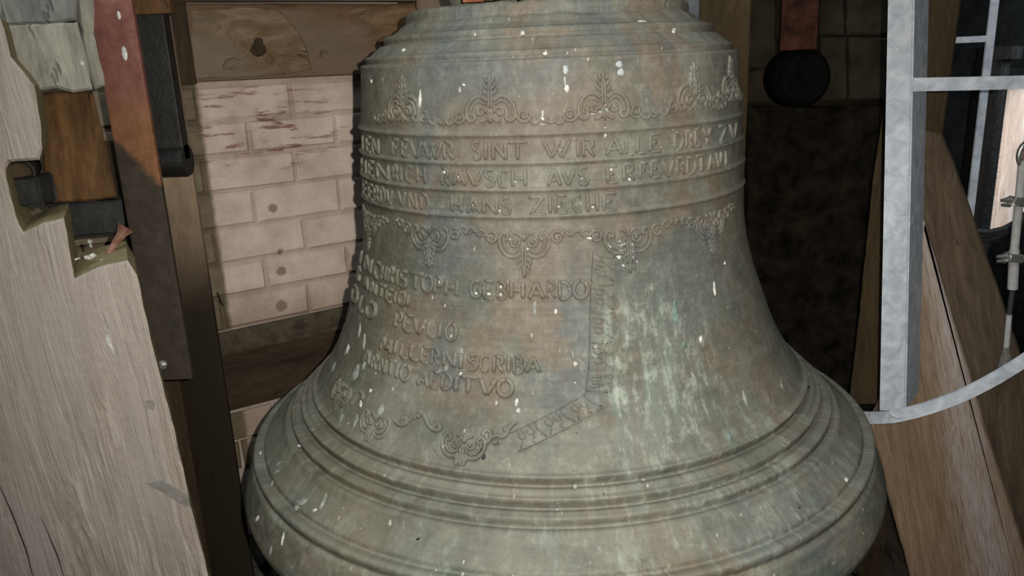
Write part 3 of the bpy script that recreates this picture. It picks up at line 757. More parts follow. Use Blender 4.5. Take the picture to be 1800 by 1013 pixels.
# ---- leaf strips: thin raised plates with veined leaves
def plate(quad, nu, nv, h, strokes, name='leaf_strip'):
    """quad of photo points mapped on the bell: (u0v0,u1v0,u1v1,u0v1)"""
    q = [np.array(hit(*p)) for p in quad]
    def bil(u, v): return tuple(q[0]*(1-u)*(1-v)+q[1]*u*(1-v)+q[2]*u*v+q[3]*(1-u)*v)
    V = []; Fc = []
    for lay, off in ((0, h), (1, -0.0006)):
        for j in range(nv+1):
            for i in range(nu+1):
                p, n = surf(*bil(i/nu, j/nv)); V.append(p+n*off)
    m = (nu+1)*(nv+1); idx = lambda i, j: j*(nu+1)+i
    for j in range(nv):
        for i in range(nu): Fc.append((idx(i, j), idx(i+1, j), idx(i+1, j+1), idx(i, j+1)))
    rim = [idx(i, 0) for i in range(nu+1)]+[idx(nu, j) for j in range(1, nv+1)]+[idx(i, nv) for i in range(nu-1, -1, -1)]+[idx(0, j) for j in range(nv-1, 0, -1)]
    for a, b in zip(rim, rim[1:]+rim[:1]): Fc.append((a, b, b+m, a+m))
    o = bmk(name, V, Fc, smooth=False)
    mb = MB()
    for st, w in strokes: ridge(mb, [bil(u, v) for u, v in st], w, h+0.0030)
    bmk('leaf_relief', mb.v, mb.f, parent=o)
def leaves(n, flip=False):
    S_ = []
    for i in range(n):
        a = i/n; d = 1/n
        for s_, w in (([(0.06, a+.08*d), (0.45, a+.12*d), (0.92, a+.02*d)], .004), ([(0.10, a+.30*d), (0.38, a+.24*d), (0.55, a+.36*d), (0.40, a+.46*d), (0.2, a+.42*d)], .0045),
                      ([(0.12, a+.60*d), (0.42, a+.56*d), (0.56, a+.70*d), (0.38, a+.78*d), (0.2, a+.72*d)], .0045), ([(0.60, a+.30*d), (0.78, a+.5*d), (0.92, a+.42*d)], .0035),
                      ([(0.62, a+.72*d), (0.80, a+.84*d), (0.93, a+.9*d)], .0035)):
            S_.append((smooth_pts(s_, 1), w))
    S_.append(([(0.985, 0.0), (0.985, 0.5), (0.985, 1.0)], .0030)); S_.append(([(0.015, 0), (0.015, .5), (0.015, 1)], .0022))
    return S_
plate([(1042, 440), (1084, 452), (1077, 650), (1034, 650)], 6, 28, 0.0024, leaves(4))
plate([(1030, 690), (1072, 690), (1077, 653), (1033, 652)], 6, 6, 0.0024, leaves(1))
plate([(1028, 692), (1062, 716), (912, 794), (896, 762)], 6, 20, 0.0024, leaves(3))

# ---- bird droppings on the bronze
def blob(cx, cy, w, h, tail=0.0, m=M_drop, ang=0.0, seed=0, name='bird_dropping'):
    n = 14; ring = []
    for i in range(n):
        a = 2*math.pi*i/n
        w_ = w*0.95
        x = math.cos(a)*w_/2*(1+0.6*noise.noise(Vector((math.cos(a)*1.5+seed*3.1, math.sin(a)*1.5, seed))))
        y = math.sin(a)*h*0.88/2*(1+0.3*noise.noise(Vector((math.cos(a)*2, math.sin(a)*2+seed, 3.3))))
        if tail: x *= (1-tail*max(0, -math.sin(a))) if True else 1
        ring.append((cx+x*math.cos(ang)-y*math.sin(ang), cy+x*math.sin(ang)+y*math.cos(ang)))
    V = []
    for f, o in ((1.0, -0.0004), (0.8, 0.0010), (0.35, 0.0016)):
        for (x, y) in ring:
            th, z = hit(cx+(x-cx)*f, cy+(y-cy)*f); p, nn = surf(th, z); V.append(p+nn*o)
    Fc = [tuple(range(2*n, 3*n))]
    for r in (0, n): Fc += [(r+i, r+(i+1) % n, r+n+(i+1) % n, r+n+i) for i in range(n)]
    return bmk(name, V, Fc, m)
drops = [(1044, 199, 12, 6, 0, 3, -.3), (1056, 197, 10, 5, 0, 3, .2), (1066, 196, 8, 14, 0, 3, .1), (1064, 206, 7, 8, 0, 3, 0), (1079, 184, 12, 6, 0, 3, .6), (1091, 196, 7, 11, 0, 3, -.5), (1034, 203, 9, 9, 0, 3, 0), (1050, 189, 5, 9, 0, 3, .6), (1124, 205, 7, 6, 0, 0, 0), (1094, 430, 12, 5, 0, 0, -.4), (1091, 444, 12, 5, 0, 0, 0), (1087, 452, 12, 6, 0, 0, -.2), (1113, 441, 12, 5, 0, 0, 0), (1114, 452, 8, 6, 0, 0, 0), (1108, 463, 8, 5, 0, 0, -.5), (1096, 467, 8, 5, 0, 0, .4), (1112, 430, 16, 5, 0, 0, .4), (1074, 434, 16, 4, 0, 0, .4), (1096, 424, 6, 14, 0, 0, .5),
         (738, 176, 6, 46, .5, 0, .06), (737, 204, 10, 20, 0, 0, 0), (994, 122, 13, 19, 0, 3, 0), (993, 142, 5, 18, .3, 0, -.05), (996, 156, 9, 16, 0, 0, 0), (1088, 113, 13, 14, 0, 3, 0), (1092, 127, 14, 16, 0, 3, 0),
         (953, 213, 13, 17, 0, 0, 0), (954, 200, 4, 14, 0, 0, 0), (1064, 228, 10, 11, 0, 0, 0), (1064, 238, 5, 13, 0, 0, 0), (918, 57, 8, 11, 0, 0, 0), (1129, 38, 20, 5, 0, 0, 0), (1185, 54, 8, 11, 0, 0, 0),
         (960, 47, 10, 6, 0, 0, 0), (958, 94, 9, 6, 0, 0, 0), (835, 61, 6, 5, 0, 0, 0), (815, 149, 7, 5, 0, 0, .5), (709, 88, 9, 4, 0, 0, -.6), (653, 143, 4, 9, 0, 0, 0),
         (780, 303, 5, 8, 0, 0, .3), (807, 310, 5, 7, 0, 0, .3), (829, 360, 7, 9, 0, 0, 0), (877, 371, 5, 6, 0, 0, 0), (796, 367, 5, 5, 0, 0, 0), (905, 320, 6, 6, 0, 0, 0), (1028, 252, 6, 7, 0, 0, 0), (1029, 268, 4, 6, 0, 0, 0),
         (1023, 313, 6, 6, 0, 0, 0), (1074, 298, 5, 6, 0, 0, 0), (1107, 315, 5, 8, 0, 0, 0), (1042, 364, 6, 5, 0, 0, 0), (982, 361, 5, 12, 0, 0, 0), (1060, 362, 3, 12, 0, 0, 0),
         (1089, 426, 5, 14, 0, 0, .5), (1066, 428, 12, 5, 0, 0, .5), (1093, 440, 9, 6, 0, 0, 0), (1088, 453, 10, 7, 0, 0, .3), (1113, 431, 12, 6, 0, 0, .4), (1113, 452, 6, 8, 0, 0, 0), (1103, 470, 11, 7, 0, 0, 0), (1119, 460, 5, 5, 0, 0, 0), (1116, 440, 9, 5, 0, 0, 0), (1038, 419, 12, 5, 0, 0, 0), (973, 417, 9, 5, 0, 0, .3),
         (896, 421, 6, 5, 0, 0, 0), (926, 438, 9, 5, 0, 0, .3), (907, 453, 6, 6, 0, 0, 0), (1074, 461, 8, 6, 0, 0, -.4), (1068, 518, 8, 6, 0, 0, 0),
         (773, 496, 6, 10, 0, 0, 0), (880, 505, 6, 7, 0, 0, 0), (879, 518, 7, 8, 0, 0, 0), (859, 517, 8, 6, 0, 0, 0), (837, 516, 5, 5, 0, 0, 0), (963, 504, 7, 8, 0, 0, 0), (964, 518, 7, 5, 0, 0, 0), (956, 522, 4, 9, 0, 0, 0), (939, 505, 5, 16, 0, 1, 0), (940, 545, 8, 36, 0, 1, 0), (1007, 514, 4, 18, 0, 0, -.3), (977, 548, 6, 11, 0, 0, 0),
         (1256, 508, 5, 32, .3, 0, -.1), (1274, 463, 3, 8, 0, 0, 0), (1188, 550, 13, 55, .3, 2, -.1), (1232, 597, 6, 14, 0, 0, 0), (1203, 606, 9, 16, 0, 2, 0),
         (908, 708, 6, 18, 0, 0, .1), (911, 722, 9, 12, 0, 0, 0), (984, 617, 3, 14, 0, 1, 0), (1007, 623, 4, 16, 0, 1, -.2), (1011, 640, 8, 11, 0, 0, 0), (1011, 673, 5, 4, 0, 0, 0), (811, 620, 8, 22, 0, 1, 0), (783, 648, 8, 20, -.3, 1, .1), (793, 592, 7, 9, 0, 0, 0), (810, 658, 6, 8, 0, 0, 0), (718, 522, 6, 8, 0, 0, 0),
         (623, 508, 5, 7, 0, 0, .3), (640, 600, 6, 40, .3, 1, .1), (632, 580, 5, 34, .2, 1, .1), (611, 614, 5, 22, 0, 0, .25), (626, 655, 12, 36, .2, 1, .3), (640, 640, 6, 26, .1, 1, .25), (634, 710, 5, 16, 0, 0, .1), (669, 722, 13, 30, -.3, 1, .3), (651, 687, 5, 9, 0, 0, .3), (625, 740, 6, 30, 0, 1, .3), (597, 676, 9, 24, .2, 1, .3), (690, 684, 5, 12, 0, 1, 0), (586, 645, 5, 26, 0, 1, .4), (600, 735, 6, 18, 0, 1, .4),
         (530, 881, 22, 15, 0, 1, -.3), (521, 893, 8, 12, 0, 1, .3), (566, 886, 8, 30, .2, 1, .5), (553, 897, 11, 6, 0, 0, -.5), (572, 872, 6, 14, 0, 1, .5), (497, 948, 4, 30, 0, 0, .2), (455, 802, 5, 24, 0, 0, .45), (487, 829, 14, 4, 0, 1, -.4), (478, 850, 4, 14, 0, 1, .3), (452, 912, 5, 16, 0, 0, .5), (476, 968, 4, 20, 0, 1, .2),
         (1488, 843, 8, 10, 0, 0, -.4), (525, 784, 6, 6, 0, 0, 0), (1054, 966, 13, 20, 0, 1, .2), (1010, 828, 12, 18, .2, 1, 0), (1303, 905, 9, 8, 0, 1, 0), (1011, 855, 8, 10, 0, 1, 0), (980, 884, 5, 5, 0, 0, 0), (979, 896, 4, 4, 0, 0, 0), (1374, 676, 4, 20, 0, 1, -.3), (1310, 700, 7, 34, .2, 1, -.3), (1283, 770, 7, 40, -.2, 2, -.3)]
M_pale = plainmat('thin_pale_lime', (0.22, 0.245, 0.25), (0.40, 0.43, 0.43), 70, 0.9, bump=0.3)
M_verd = plainmat('verdigris_run', (0.09, 0.12, 0.10), (0.17, 0.25, 0.21), 70, 0.9, bump=0.4)
for i, (x, y, w, h, tl_, kd, an) in enumerate(drops): blob(x, y, w, h, tl_, (M_drop, M_lime, M_verd, M_pale)[kd], an, i*0.37)
for (x, y, w, h, a) in ((845, 792, 17, 10, -.2), (850, 803, 8, 16, .1), (1405, 893, 5, 4, 0), (1421, 681, 7, 4, -.3), (735, 948, 9, 5, -.6)): blob(x, y, w, h, 0, M_tar, a, x, 'tar_spot')

# ---- crown of the bell, mostly above the picture
mb = MB()
for a in (20, 110, 200, 290):
    c, s = math.cos(math.radians(a)), math.sin(math.radians(a))
    P = [(AX+c*r, AY+s*r, EYE+z) for r, z in ((0.15, 0.08), (0.165, 0.13), (0.155, 0.18), (0.12, 0.215), (0.07, 0.225), (0.03, 0.22))]
    mb.tube(P, 0.03, 12)
mb.tube([(AX, AY, EYE+0.08), (AX, AY, EYE+0.16), (AX, AY, EYE+0.24)], 0.05, 16)
bmk('crown', mb.v, mb.f)

# headstock (yoke) that carries the bell, with straps
hs = empty('headstock', (AX, AY, EYE+0.26)); tag(hs, 'heavy dark wooden headstock beam above the bell crown', 'beam')
mb = MB(); mb.box((AX, AY, EYE+0.375), (1.34, 0.24, 0.22), None, 0.002, 0.012)
mb.build('beam', M_brown, hs, frame=Matrix(((0, 0, 1), (0, 1, 0), (-1, 0, 0))))
for x in (-0.13, 0.035, 0.16):
    mb = MB(); mb.box((AX+x, AY-0.185, EYE+0.17), (0.035, 0.006, 0.155), None, 0, 0.002); mb.build('crown_strap', M_rust, bell)

# ================================================================== LEFT OF THE BELL
def vpost(name, pxl, pxr, py, Y, z0, z1, dep, m, label, cat, ch=0.006, yaw=0.0, parent=None, jit=0.0):
    """upright square timber or bar: edges read at photo row py, front face at distance Y"""
    xl, xr = XatY(pxl, py, Y), XatY(pxr, py, Y); w = xr-xl
    R = Matrix.Rotation(yaw, 3, 'Z'); c = Vector(((xl+xr)/2, Y, (z0+z1)/2)) + R @ Vector((0, dep/2, 0))
    mb = MB(); mb.box(c, (w, dep, z1-z0), R, jit, ch)
    o = mb.build(name, m, parent, frame=R)
    if label: tag(o, label, cat)
    return o
# tan upright post
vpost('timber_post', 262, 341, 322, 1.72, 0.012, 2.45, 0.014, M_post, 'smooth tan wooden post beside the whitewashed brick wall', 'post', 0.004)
# a darker post half hidden behind the flat bar
vpost('timber_post', 262, 330, 760, 1.69, 0.012, 1.42, 0.025, M_darkbrown, 'narrow nearly black post left of the smooth tan post', 'post', 0.004)

# red flat bar
Yb = 1.45
bz0 = ZatY(310, 668, Yb); c_ = at(275, 330, Yb)
xl, xr = XatY(208, 300, Yb), XatY(279, 300, Yb)
bar = empty('flat_bar', (float((xl+xr)/2), Yb, float(bz0))); tag(bar, 'flat steel hanger bar, red above and dark below, left of bell', 'metal bar')
zmid = ZatY(245, 292, Yb)
mb = MB(); mb.box(((xl+xr)/2, Yb+0.006, (bz0+2.3)/2), (xr-xl, 0.012, 2.3-bz0), None, 0, 0.002)
mb.build('bar_face', M_red, bar, frame=Matrix.Identity(3), origin=((xl+xr)/2, Yb, zmid))
mb = MB(); p = at(285, 642, Yb-0.004); mb.tube([p, p+np.array([0, 0.012, 0])], 0.009, 12); mb.tube([p-np.array([0, 0.006, 0]), p+np.array([0, 0.0, 0])], 0.0045, 8)
mb.build('bolt', M_steel, bar)
for px, py, w, h in ((219, 94, 9, 24), (209, 27, 6, 14)):
    mb = MB(); p = Vector(at(px, py, Yb-0.001)); k_ = Yb/F; n = 10
    mb.add([p+Vector((math.cos(2*math.pi*i/n)*w/2*k_, 0, math.sin(2*math.pi*i/n)*h/2*k_)) for i in range(n)]+[p+Vector((0, -0.002, 0))], [(i, (i+1) % n, n) for i in range(n)])
    mb.build('paint_drip', M_drop, bar)

# black strap with rolled end behind the red bar
def strap(name, pxl, pxr, py, Y, ztop, zend, rr, label):
    xl, xr = XatY(pxl, py, Y), XatY(pxr, py, Y)
    e = empty(name, (float((xl+xr)/2), Y, float(zend))); tag(e, label, 'strap')
    mb = MB(); mb.box(((xl+xr)/2, Y+0.02, (ztop+zend+rr)/2), (xr-xl, 0.03, ztop-zend-rr), None, 0, 0.003); mb.build('web', M_black, e)
    mb = MB(); n = 20; P = []
    mb.tube([(xl, Y+0.02, zend+rr), ((xl+xr)/2, Y+0.02, zend+rr), (xr, Y+0.02, zend+rr)], rr, 24); mb.build('rolled_end', M_black, e, smooth=False)
    return e
strap('bearing_strap', 215, 319, 250, 1.55, 2.3, ZatY(310, 312, 1.55), 0.030, 'black strap with rolled end between red bar and tan post')
zc_ = ZatY(290, 24, 1.53)
mb = MB(); mb.box((XatY(272, 10, 1.54), 1.535, zc_+0.2), (XatY(300, 10, 1.54)-XatY(235, 10, 1.54), 0.025, 0.4), None, 0.001, 0.003)
tag(mb.build('timber_block', M_orange), 'small brown wooden block above the black strap at top', 'block')

# big weathered notched beam in front
YL = 1.22
poly = [(-90, -30), (0, 33), (12, 70), (20, 100), (42, 128), (60, 150), (64, 165), (68, 200), (72, 231), (75, 262), (69, 281), (45, 284), (17, 286), (9, 300), (14, 330), (22, 360), (28, 382), (34, 396), (41, 409), (75, 392), (112, 384), (118, 415), (124, 450), (131, 491), (175, 470), (224, 459), (240, 484), (262, 580), (285, 675), (312, 780), (338, 900), (366, 1013), (390, 1110), (-90, 1110)]
P = [at(x, y, YL) for x, y in poly]
exd = ray(300, 700).copy(); exd[2] = 0; exd[0] *= 1.02; exd = exd/np.linalg.norm(exd)
fr = basis(at(150, 480, YL)-at(285, 1013, YL), (1, 0, 0))
beam = empty('notched_beam', at(150, 1050, YL)); tag(beam, 'pale weathered oak beam with stepped notches at left edge', 'beam')
Pr = rough_edge(P, 0.012, 0.0022, 5)
V_, F_ = prism(Pr, exd*0.17, 0.004)
n = len(Pr)
o = mk('beam_face', V_, F_, M_beam, beam, frame=fr)
o.data.materials.append(M_cut)
for pol in o.data.polygons:
    if len(pol.vertices) == 4 and all(v >= n for v in pol.vertices): pol.material_index = 1
# long drying cracks in its face
mb = MB()
for pts in ([(-5, 845), (20, 900), (45, 965), (62, 1030)], [(70, 905), (100, 975), (112, 1013)]):
    Q = [Vector(at(x, y, YL-0.0005)) for x, y in pts]; w = [0.0004]+[0.0016]*(len(Q)-2)+[0.0006]
    for a, b, wa, wb in zip(Q[:-1], Q[1:], w[:-1], w[1:]):
        mb.add([a+Vector((-wa, 0, 0)), a+Vector((wa, 0, 0)), b+Vector((wb, 0, 0)), b+Vector((-wb, 0, 0))], [(0, 1, 2, 3)])
M_crack = plainmat('crack_dirt', (0.03, 0.025, 0.02), (0.05, 0.04, 0.03), 50, 0.95)
mb.build('drying_crack', M_crack, beam)
M_greyscar = plainmat('grey_scar', (0.15, 0.14, 0.12), (0.24, 0.225, 0.20), 60, 0.95)
def scar(pts, m, nm, off=0.0012):
    Q = [Vector(at(x, y, YL-off)) for x, y in pts]; V_, F_ = prism(rough_edge(Q, 0.006, 0.0015, 9), (0, 0.004, 0), 0.0008); mk(nm, V_, F_, m, beam, frame=fr)
scar([(255, 851), (283, 844), (300, 853), (327, 868), (334, 893), (318, 886), (296, 872), (272, 858)], M_greyscar, 'grey_scar')
scar([(255, 705), (268, 703), (273, 712), (268, 721), (257, 718)], M_greyscar, 'grey_scar')
scar([(184, 590), (190, 589), (194, 600), (196, 606), (201, 622), (198, 626), (194, 612), (187, 604)], M_drop, 'lime_streak', 0.0006)

# blocks sitting behind the beam's upper end
def block(name, poly, Y, dep, m, label, cat, amp=0.002, bev=0.004, along='z'):
    Pw = [at(x, y, Y) for x, y in poly]
    e = ray(*poly[0]).copy(); cx = sum(p[0] for p in poly)/len(poly); e = ray(cx, 300).copy(); e[2] = 0; e /= np.linalg.norm(e)
    V_, F_ = prism(rough_edge(Pw, 0.012, amp, len(label)), e*dep, bev)
    o = mk(name, V_, F_, m, None, frame=Matrix.Identity(3))
    return tag(o, label, cat)
block('stone_block', [(-60, 46), (136, 40), (150, 95), (163, 157), (128, 162), (100, 156), (62, 160), (-60, 150)], 1.31, 0.13, M_greywood, 'pale grey block resting on the brown wedge at upper left', 'block')
block('stone_block', [(-60, -60), (132, -60), (136, 36), (60, 44), (-60, 43)], 1.325, 0.14, M_greydark, 'dark grey block in the top left corner', 'block')
block('mortar_lump', [(139, -40), (164, -40), (166, 60), (178, 120), (184, 150), (165, 157), (150, 90), (138, 38)], 1.36, 0.07, M_greywood, 'narrow mossy strip between grey block and red bar', 'block', 0.004)
block('wooden_wedge', [(66, 164), (162, 161), (180, 230), (206, 348), (150, 354), (80, 356), (76, 290)], 1.36, 0.09, M_orange, 'orange brown wooden wedge set in the beam notch', 'wedge')
block('slate_packing', [(78, 359), (214, 352), (222, 408), (120, 420), (98, 376)], 1.38, 0.08, M_slate, 'dark slate packing piece below the brown wedge', 'block')
pp = empty('iron_pipe', at(38, 345, 1.33)); tag(pp, 'short black iron pipe end in the upper beam notch', 'pipe')
mb = MB(); a = Vector(at(36, 304, 1.30)); d_ = Vector(exd); sd = d_.cross(Vector((0, 0, 1))).normalized(); n = 20
ring = lambda r, o_: [a+d_*o_+(sd*math.cos(2*math.pi*i/n)+Vector((0, 0, 1))*math.sin(2*math.pi*i/n))*r for i in range(n)]
mb.add(ring(.022, 0)+ring(.022, .12)+ring(.016, 0)+ring(.016, .12), [(i, (i+1) % n, n+(i+1) % n, n+i) for i in range(n)]+[(2*n+i, 3*n+i, 3*n+(i+1) % n, 2*n+(i+1) % n) for i in range(n)]+[(i, 2*n+i, 2*n+(i+1) % n, (i+1) % n) for i in range(n)])
mb.build('pipe_wall', M_black, pp, smooth=True)
mb = MB(); mb.add(ring(.015, 0.015)+[a+d_*0.02], [(i, (i+1) % n, n) for i in range(n)]); mb.build('rusty_plug', M_darkbrown, pp)
mb = MB(); mb.box(Vector(at(47, 336, 1.30))+Vector((0, .02, 0)), (0.045, 0.05, 0.045), None, 0.003, 0.004); mb.build('bracket', M_slate, pp)
# rusty nail leaning in the lower notch
nl = empty('rusty_nail', at(200, 446, 1.33)); tag(nl, 'rusty flared nail sticking up from the lower beam notch', 'nail')
mb = MB(); A = Vector(at(190, 447, 1.31)); Bt = Vector(at(222, 400, 1.33)); dd = Bt-A
mb.tube([A, A+dd*.35, A+dd*.75, A+dd*.9, Bt], [.005, .006, .008, .012, .016], 8); mb.build('shank', M_nail, nl)
mb = MB()
for i, (x, y, w) in enumerate(((155, 452, .006), (163, 449, .004), (180, 459, .004), (136, 455, .003), (158, 425, .004), (160, 432, .003))):
    mb.box(Vector(at(x, y, 1.27 if y > 440 else 1.33)), (w*1.6, .006, w), Matrix.Rotation(i, 3, 'Y'), .001)
o = mb.build('lime_crumbs', M_drop); tag(o, 'loose white crumbs on the lower notch of the pale beam', 'crumbs', kind='stuff')
# coach bolt head on the beam's right edge: cable on the wall behind
cb = MB(); cb.tube([at(382, 515, 1.985), at(388, 532, 2.0), at(397, 543, 2.01), at(412, 536, 2.02), at(440, 524, 2.05)], .0022, 6)
tag(cb.build('wire', M_black), 'thin dark wire hooked on the whitewashed brick wall', 'wire')

# rubble at the foot of the wall between post and bell
for i, (x, y, r) in enumerate(((440, 968, .045), (464, 1012, .05))):
    bm = bmesh.new(); bmesh.ops.create_icosphere(bm, subdivisions=2, radius=r)
    c = Vector(at(x, y, 1.9+0.06*i))
    V_ = [c + v.co*(1+0.35*noise.noise(v.co*18+Vector((i, 0, 0)))) for v in bm.verts]; bm.verts.index_update()
    F_ = [tuple(v.index for v in f.verts) for f in bm.faces]; bm.free()
    o = mk('rubble_stone', V_, F_, M_gravel); tag(o, ('upper rough grey rubble lump between dark post and bell rim', 'lower rough grey rubble lump partly hidden by the bell rim')[i], 'stone', 'grey rubble lumps behind the bell rim')

# ================================================================== RIGHT OF THE BELL
vpost('timber_post', 1222, 1321, 10, 2.30, 0.012, 2.5, 0.16, M_rpost, 'dark brown wooden post right behind the bell shoulder', 'post', 0.005)
mb = MB(); mb.box((XatY(1210, 20, 2.1), 2.1, 1.9), (XatY(1224, 20, 2.1)-XatY(1188, 20, 2.1), 0.012, 0.9), None, 0, 0.002)
tag(mb.build('steel_strip', M_steelblue), 'blue-grey steel strip standing behind the bell top', 'metal strip')
block('timber_block', [(731, -60), (815, -60), (813, 60), (733, 60)], 2.2, 0.12, M_brown, 'reddish brown block behind the left of the bell crown', 'block')
block('timber_block', [(640, -60), (728, -60), (729, 120), (700, 120)], 2.32, 0.10, M_darkbrown, 'dark timber end seen between wall and bell top', 'block')
# red hanger bar and strap on the other side
xl, xr = XatY(1374, 40, 2.45), XatY(1438, 40, 2.45); zz_ = ZatY(1400, 88, 2.45)
bar2 = empty('flat_bar', (float((xl+xr)/2), 2.45, float(zz_))); tag(bar2, 'dull red steel hanger bar against dark masonry, right of bell', 'metal bar')
mb = MB(); mb.box(((xl+xr)/2, 2.456, zz_+0.45), (xr-xl, 0.012, 0.9), None, 0, 0.002); mb.build('bar_face', M_red2, bar2, frame=Matrix.Identity(3), origin=((xl+xr)/2, 2.45, zz_+0.04))
bp = Vector(at(1415, 138, 2.47)); mb = MB()
mb.tube([bp, bp+Vector((0, 0.03, 0)), bp+Vector((0, 0.12, 0))], [.070, .088, .088], 32)
M_buf = plainmat('sooty_rubber', (0.003, 0.003, 0.003), (0.007, 0.007, 0.006), 40, 0.95, bump=0.2, spec=0.03)
tag(mb.build('rubber_buffer', M_buf, smooth=False), 'round black buffer disc on the dark masonry wall', 'buffer')

# upright post behind the galvanised frame and two diagonal braces
block('timber_post', [(1564, -60), (1697, -60), (1690, 0), (1657, 236), (1650, 400), (1640, 712), (1492, 712), (1510, 560), (1534, 320), (1553, 190)], 2.18, 0.06, M_rpost, 'brown upright post directly behind the galvanised tube', 'post', 0.0015)
def brace(name, pl, Y, dep, m, label, tiltY=0.0):
    P = [at(x, y, Y+tiltY*(y-500)/500.0) for x, y in pl]
    a, b = Vector(P[0]), Vector(P[-1])
    fr_ = basis(Vector(at(1660, 300, Y))-Vector(at(1760, 900, Y)), (1, 0, 0))
    e = ray(1600, 500).copy(); e[2] = 0; e[0] *= 0.6; e /= np.linalg.norm(e)
    V_, F_ = prism(rough_edge(P, 0.02, 0.002, len(label)), e*dep, 0.006)
    if m is None:
        org = sum((Vector(v) for v in V_), Vector())/len(V_)
        xb = (Vector(at(1700, 760, Y))-org).dot(fr_.col[0])
        m = wood('worn_brace_plank', (0.19, 0.118, 0.066), (0.32, 0.215, 0.135), (0.43, 0.31, 0.21), 44, 1.6, bump=0.5, crack=0.25, bandx=(xb, 0.105, (0.56, 0.50, 0.46)))
    o = mk(name, V_, F_, m, None, frame=fr_); return tag(o, label, 'brace')
brace('diagonal_brace', [(1622, 380), (1652, 480), (1700, 640), (1745, 790), (1790, 930), (1840, 1090), (1622, 1090), (1600, 1013), (1566, 890), (1532, 752), (1560, 700), (1608, 690), (1612, 500)], 2.02, 0.06, None, 'broad worn plank brace leaning beside the bell rim')
brace('diagonal_brace', [(1618, 225), (1657, 236), (1672, 272), (1690, 318), (1722, 410), (1760, 520), (1792, 615), (1830, 730), (1880, 900), (1940, 1090), (1800, 1090), (1750, 900), (1690, 700), (1618, 520)], 2.10, 0.07, M_brace2, 'olive brown brace with pale edge, rightmost of the leaning timbers')
# foot block and floor junk below the rim
vpost('timber_block', 1470, 1553, 980, 2.02, 0.012, ZatY(1540, 900, 2.02), 0.10, M_darkbrown, 'small dark brown upright block under the bell rim, lower right', 'block', 0.004)
mb = MB(); c = Vector(at(1490, 1008, 1.75))
P = [c+Vector((0.03*math.cos(a*0.6), 0.02*math.sin(a*0.6), -0.06+0.005*a)) for a in range(0, 40)]
mb.tube(P, .006, 6); tag(mb.build('cable_coil', M_black), 'black cable coil just below the bell rim, lower right', 'cable')

# galvanised cage: square tube, cross flats, curved hoop, far upright
Yg = 1.86
cage = empty('steel_cage', at(1575, 735, Yg)); tag(cage, 'galvanised steel cage frame with square tube and curved hoop', 'frame')
def gtube():
    sx = np.array([0.62, 0.785, 0]); L = 0.15
    V_ = []
    for (pa, pb, y) in ((1545.5, 1592, 722), (1561.5, 1608.5, -60)):
        a, b = at(pa, y, Yg), at(pb, y, Yg); V_ += [a, b, b+sx*L, a+sx*L]
    bm = bmesh.new(); vs = [bm.verts.new(v) for v in V_]
    for f in ((0, 1, 2, 3), (4, 7, 6, 5), (0, 4, 5, 1), (1, 5, 6, 2), (2, 6, 7, 3), (3, 7, 4, 0)): bm.faces.new([vs[i] for i in f])
    bm.normal_update(); bmesh.ops.bevel(bm, geom=[e for e in bm.edges if abs((e.verts[0].co-e.verts[1].co).z) > .1], offset=0.004, segments=2, affect='EDGES')
    bm.verts.index_update(); V_ = [v.co.copy() for v in bm.verts]; F_ = [tuple(v.index for v in f.verts) for f in bm.faces]; bm.free()
    mk('square_tube', V_, F_, M_galv, cage)
gtube()
def flat(pts, w, t, name, m=M_galv, parent=cage):
    """flat bar swept along world pts, face width w (vertical), thickness t"""
    P = [Vector(p) for p in pts]; V_ = []; n = len(P)
    for i, p in enumerate(P):
        d = (P[min(i+1, n-1)]-P[max(i-1, 0)]).normalized(); s_ = d.cross(Vector((0, 0, 1))).normalized(); u_ = s_.cross(d).normalized()
        for (a, b) in ((-1, -1), (1, -1), (1, 1), (-1, 1)): V_.append(p+u_*(b*w/2)+s_*(a*t/2))
    F_ = [(i*4+k, i*4+(k+1) % 4, (i+1)*4+(k+1) % 4, (i+1)*4+k) for i in range(n-1) for k in range(4)]+[(0, 1, 2, 3), (4*n-4, 4*n-1, 4*n-2, 4*n-3)]
    return mk(name, V_, F_, m, parent)
flat([at(1598, 149, Yg+0.01), at(1700, 147, Yg+0.02), at(1860, 143, Yg+0.03)], 0.030, 0.008, 'cross_flat')
hoop = [(1480, 728, 2.02), (1520, 735, 1.94), (1560, 734, 1.865), (1590, 729, 1.84), (1640, 715, 1.82), (1690, 696, 1.80), (1740, 671, 1.79), (1790, 641, 1.78), (1840, 607, 1.78)]
hp = smooth_pts([(x, y) for x, y, _ in hoop], 1); ys = smooth_pts([(q, 0) for *_, q in hoop], 1)
flat([at(x, y, q[0]) for (x, y), q in zip(hp, ys)], 0.032, 0.008, 'curved_hoop')
mb = MB(); mb.tube([at(1565, 728, 1.85), at(1578, 735, 1.845), at(1592, 730, 1.84)], .003, 8); mb.build('weld', M_galv, cage, smooth=True)
mb = MB(); xq = XatY(1731, 150, 2.5); mb.box((xq, 2.5, 1.75), (0.024, 0.008, 1.5), None, 0, 0.001); mb.build('far_upright', M_galv, cage)
flat([at(1672, 71, 2.5), at(1738, 68, 2.5)], 0.018, 0.006, 'far_cross_flat')

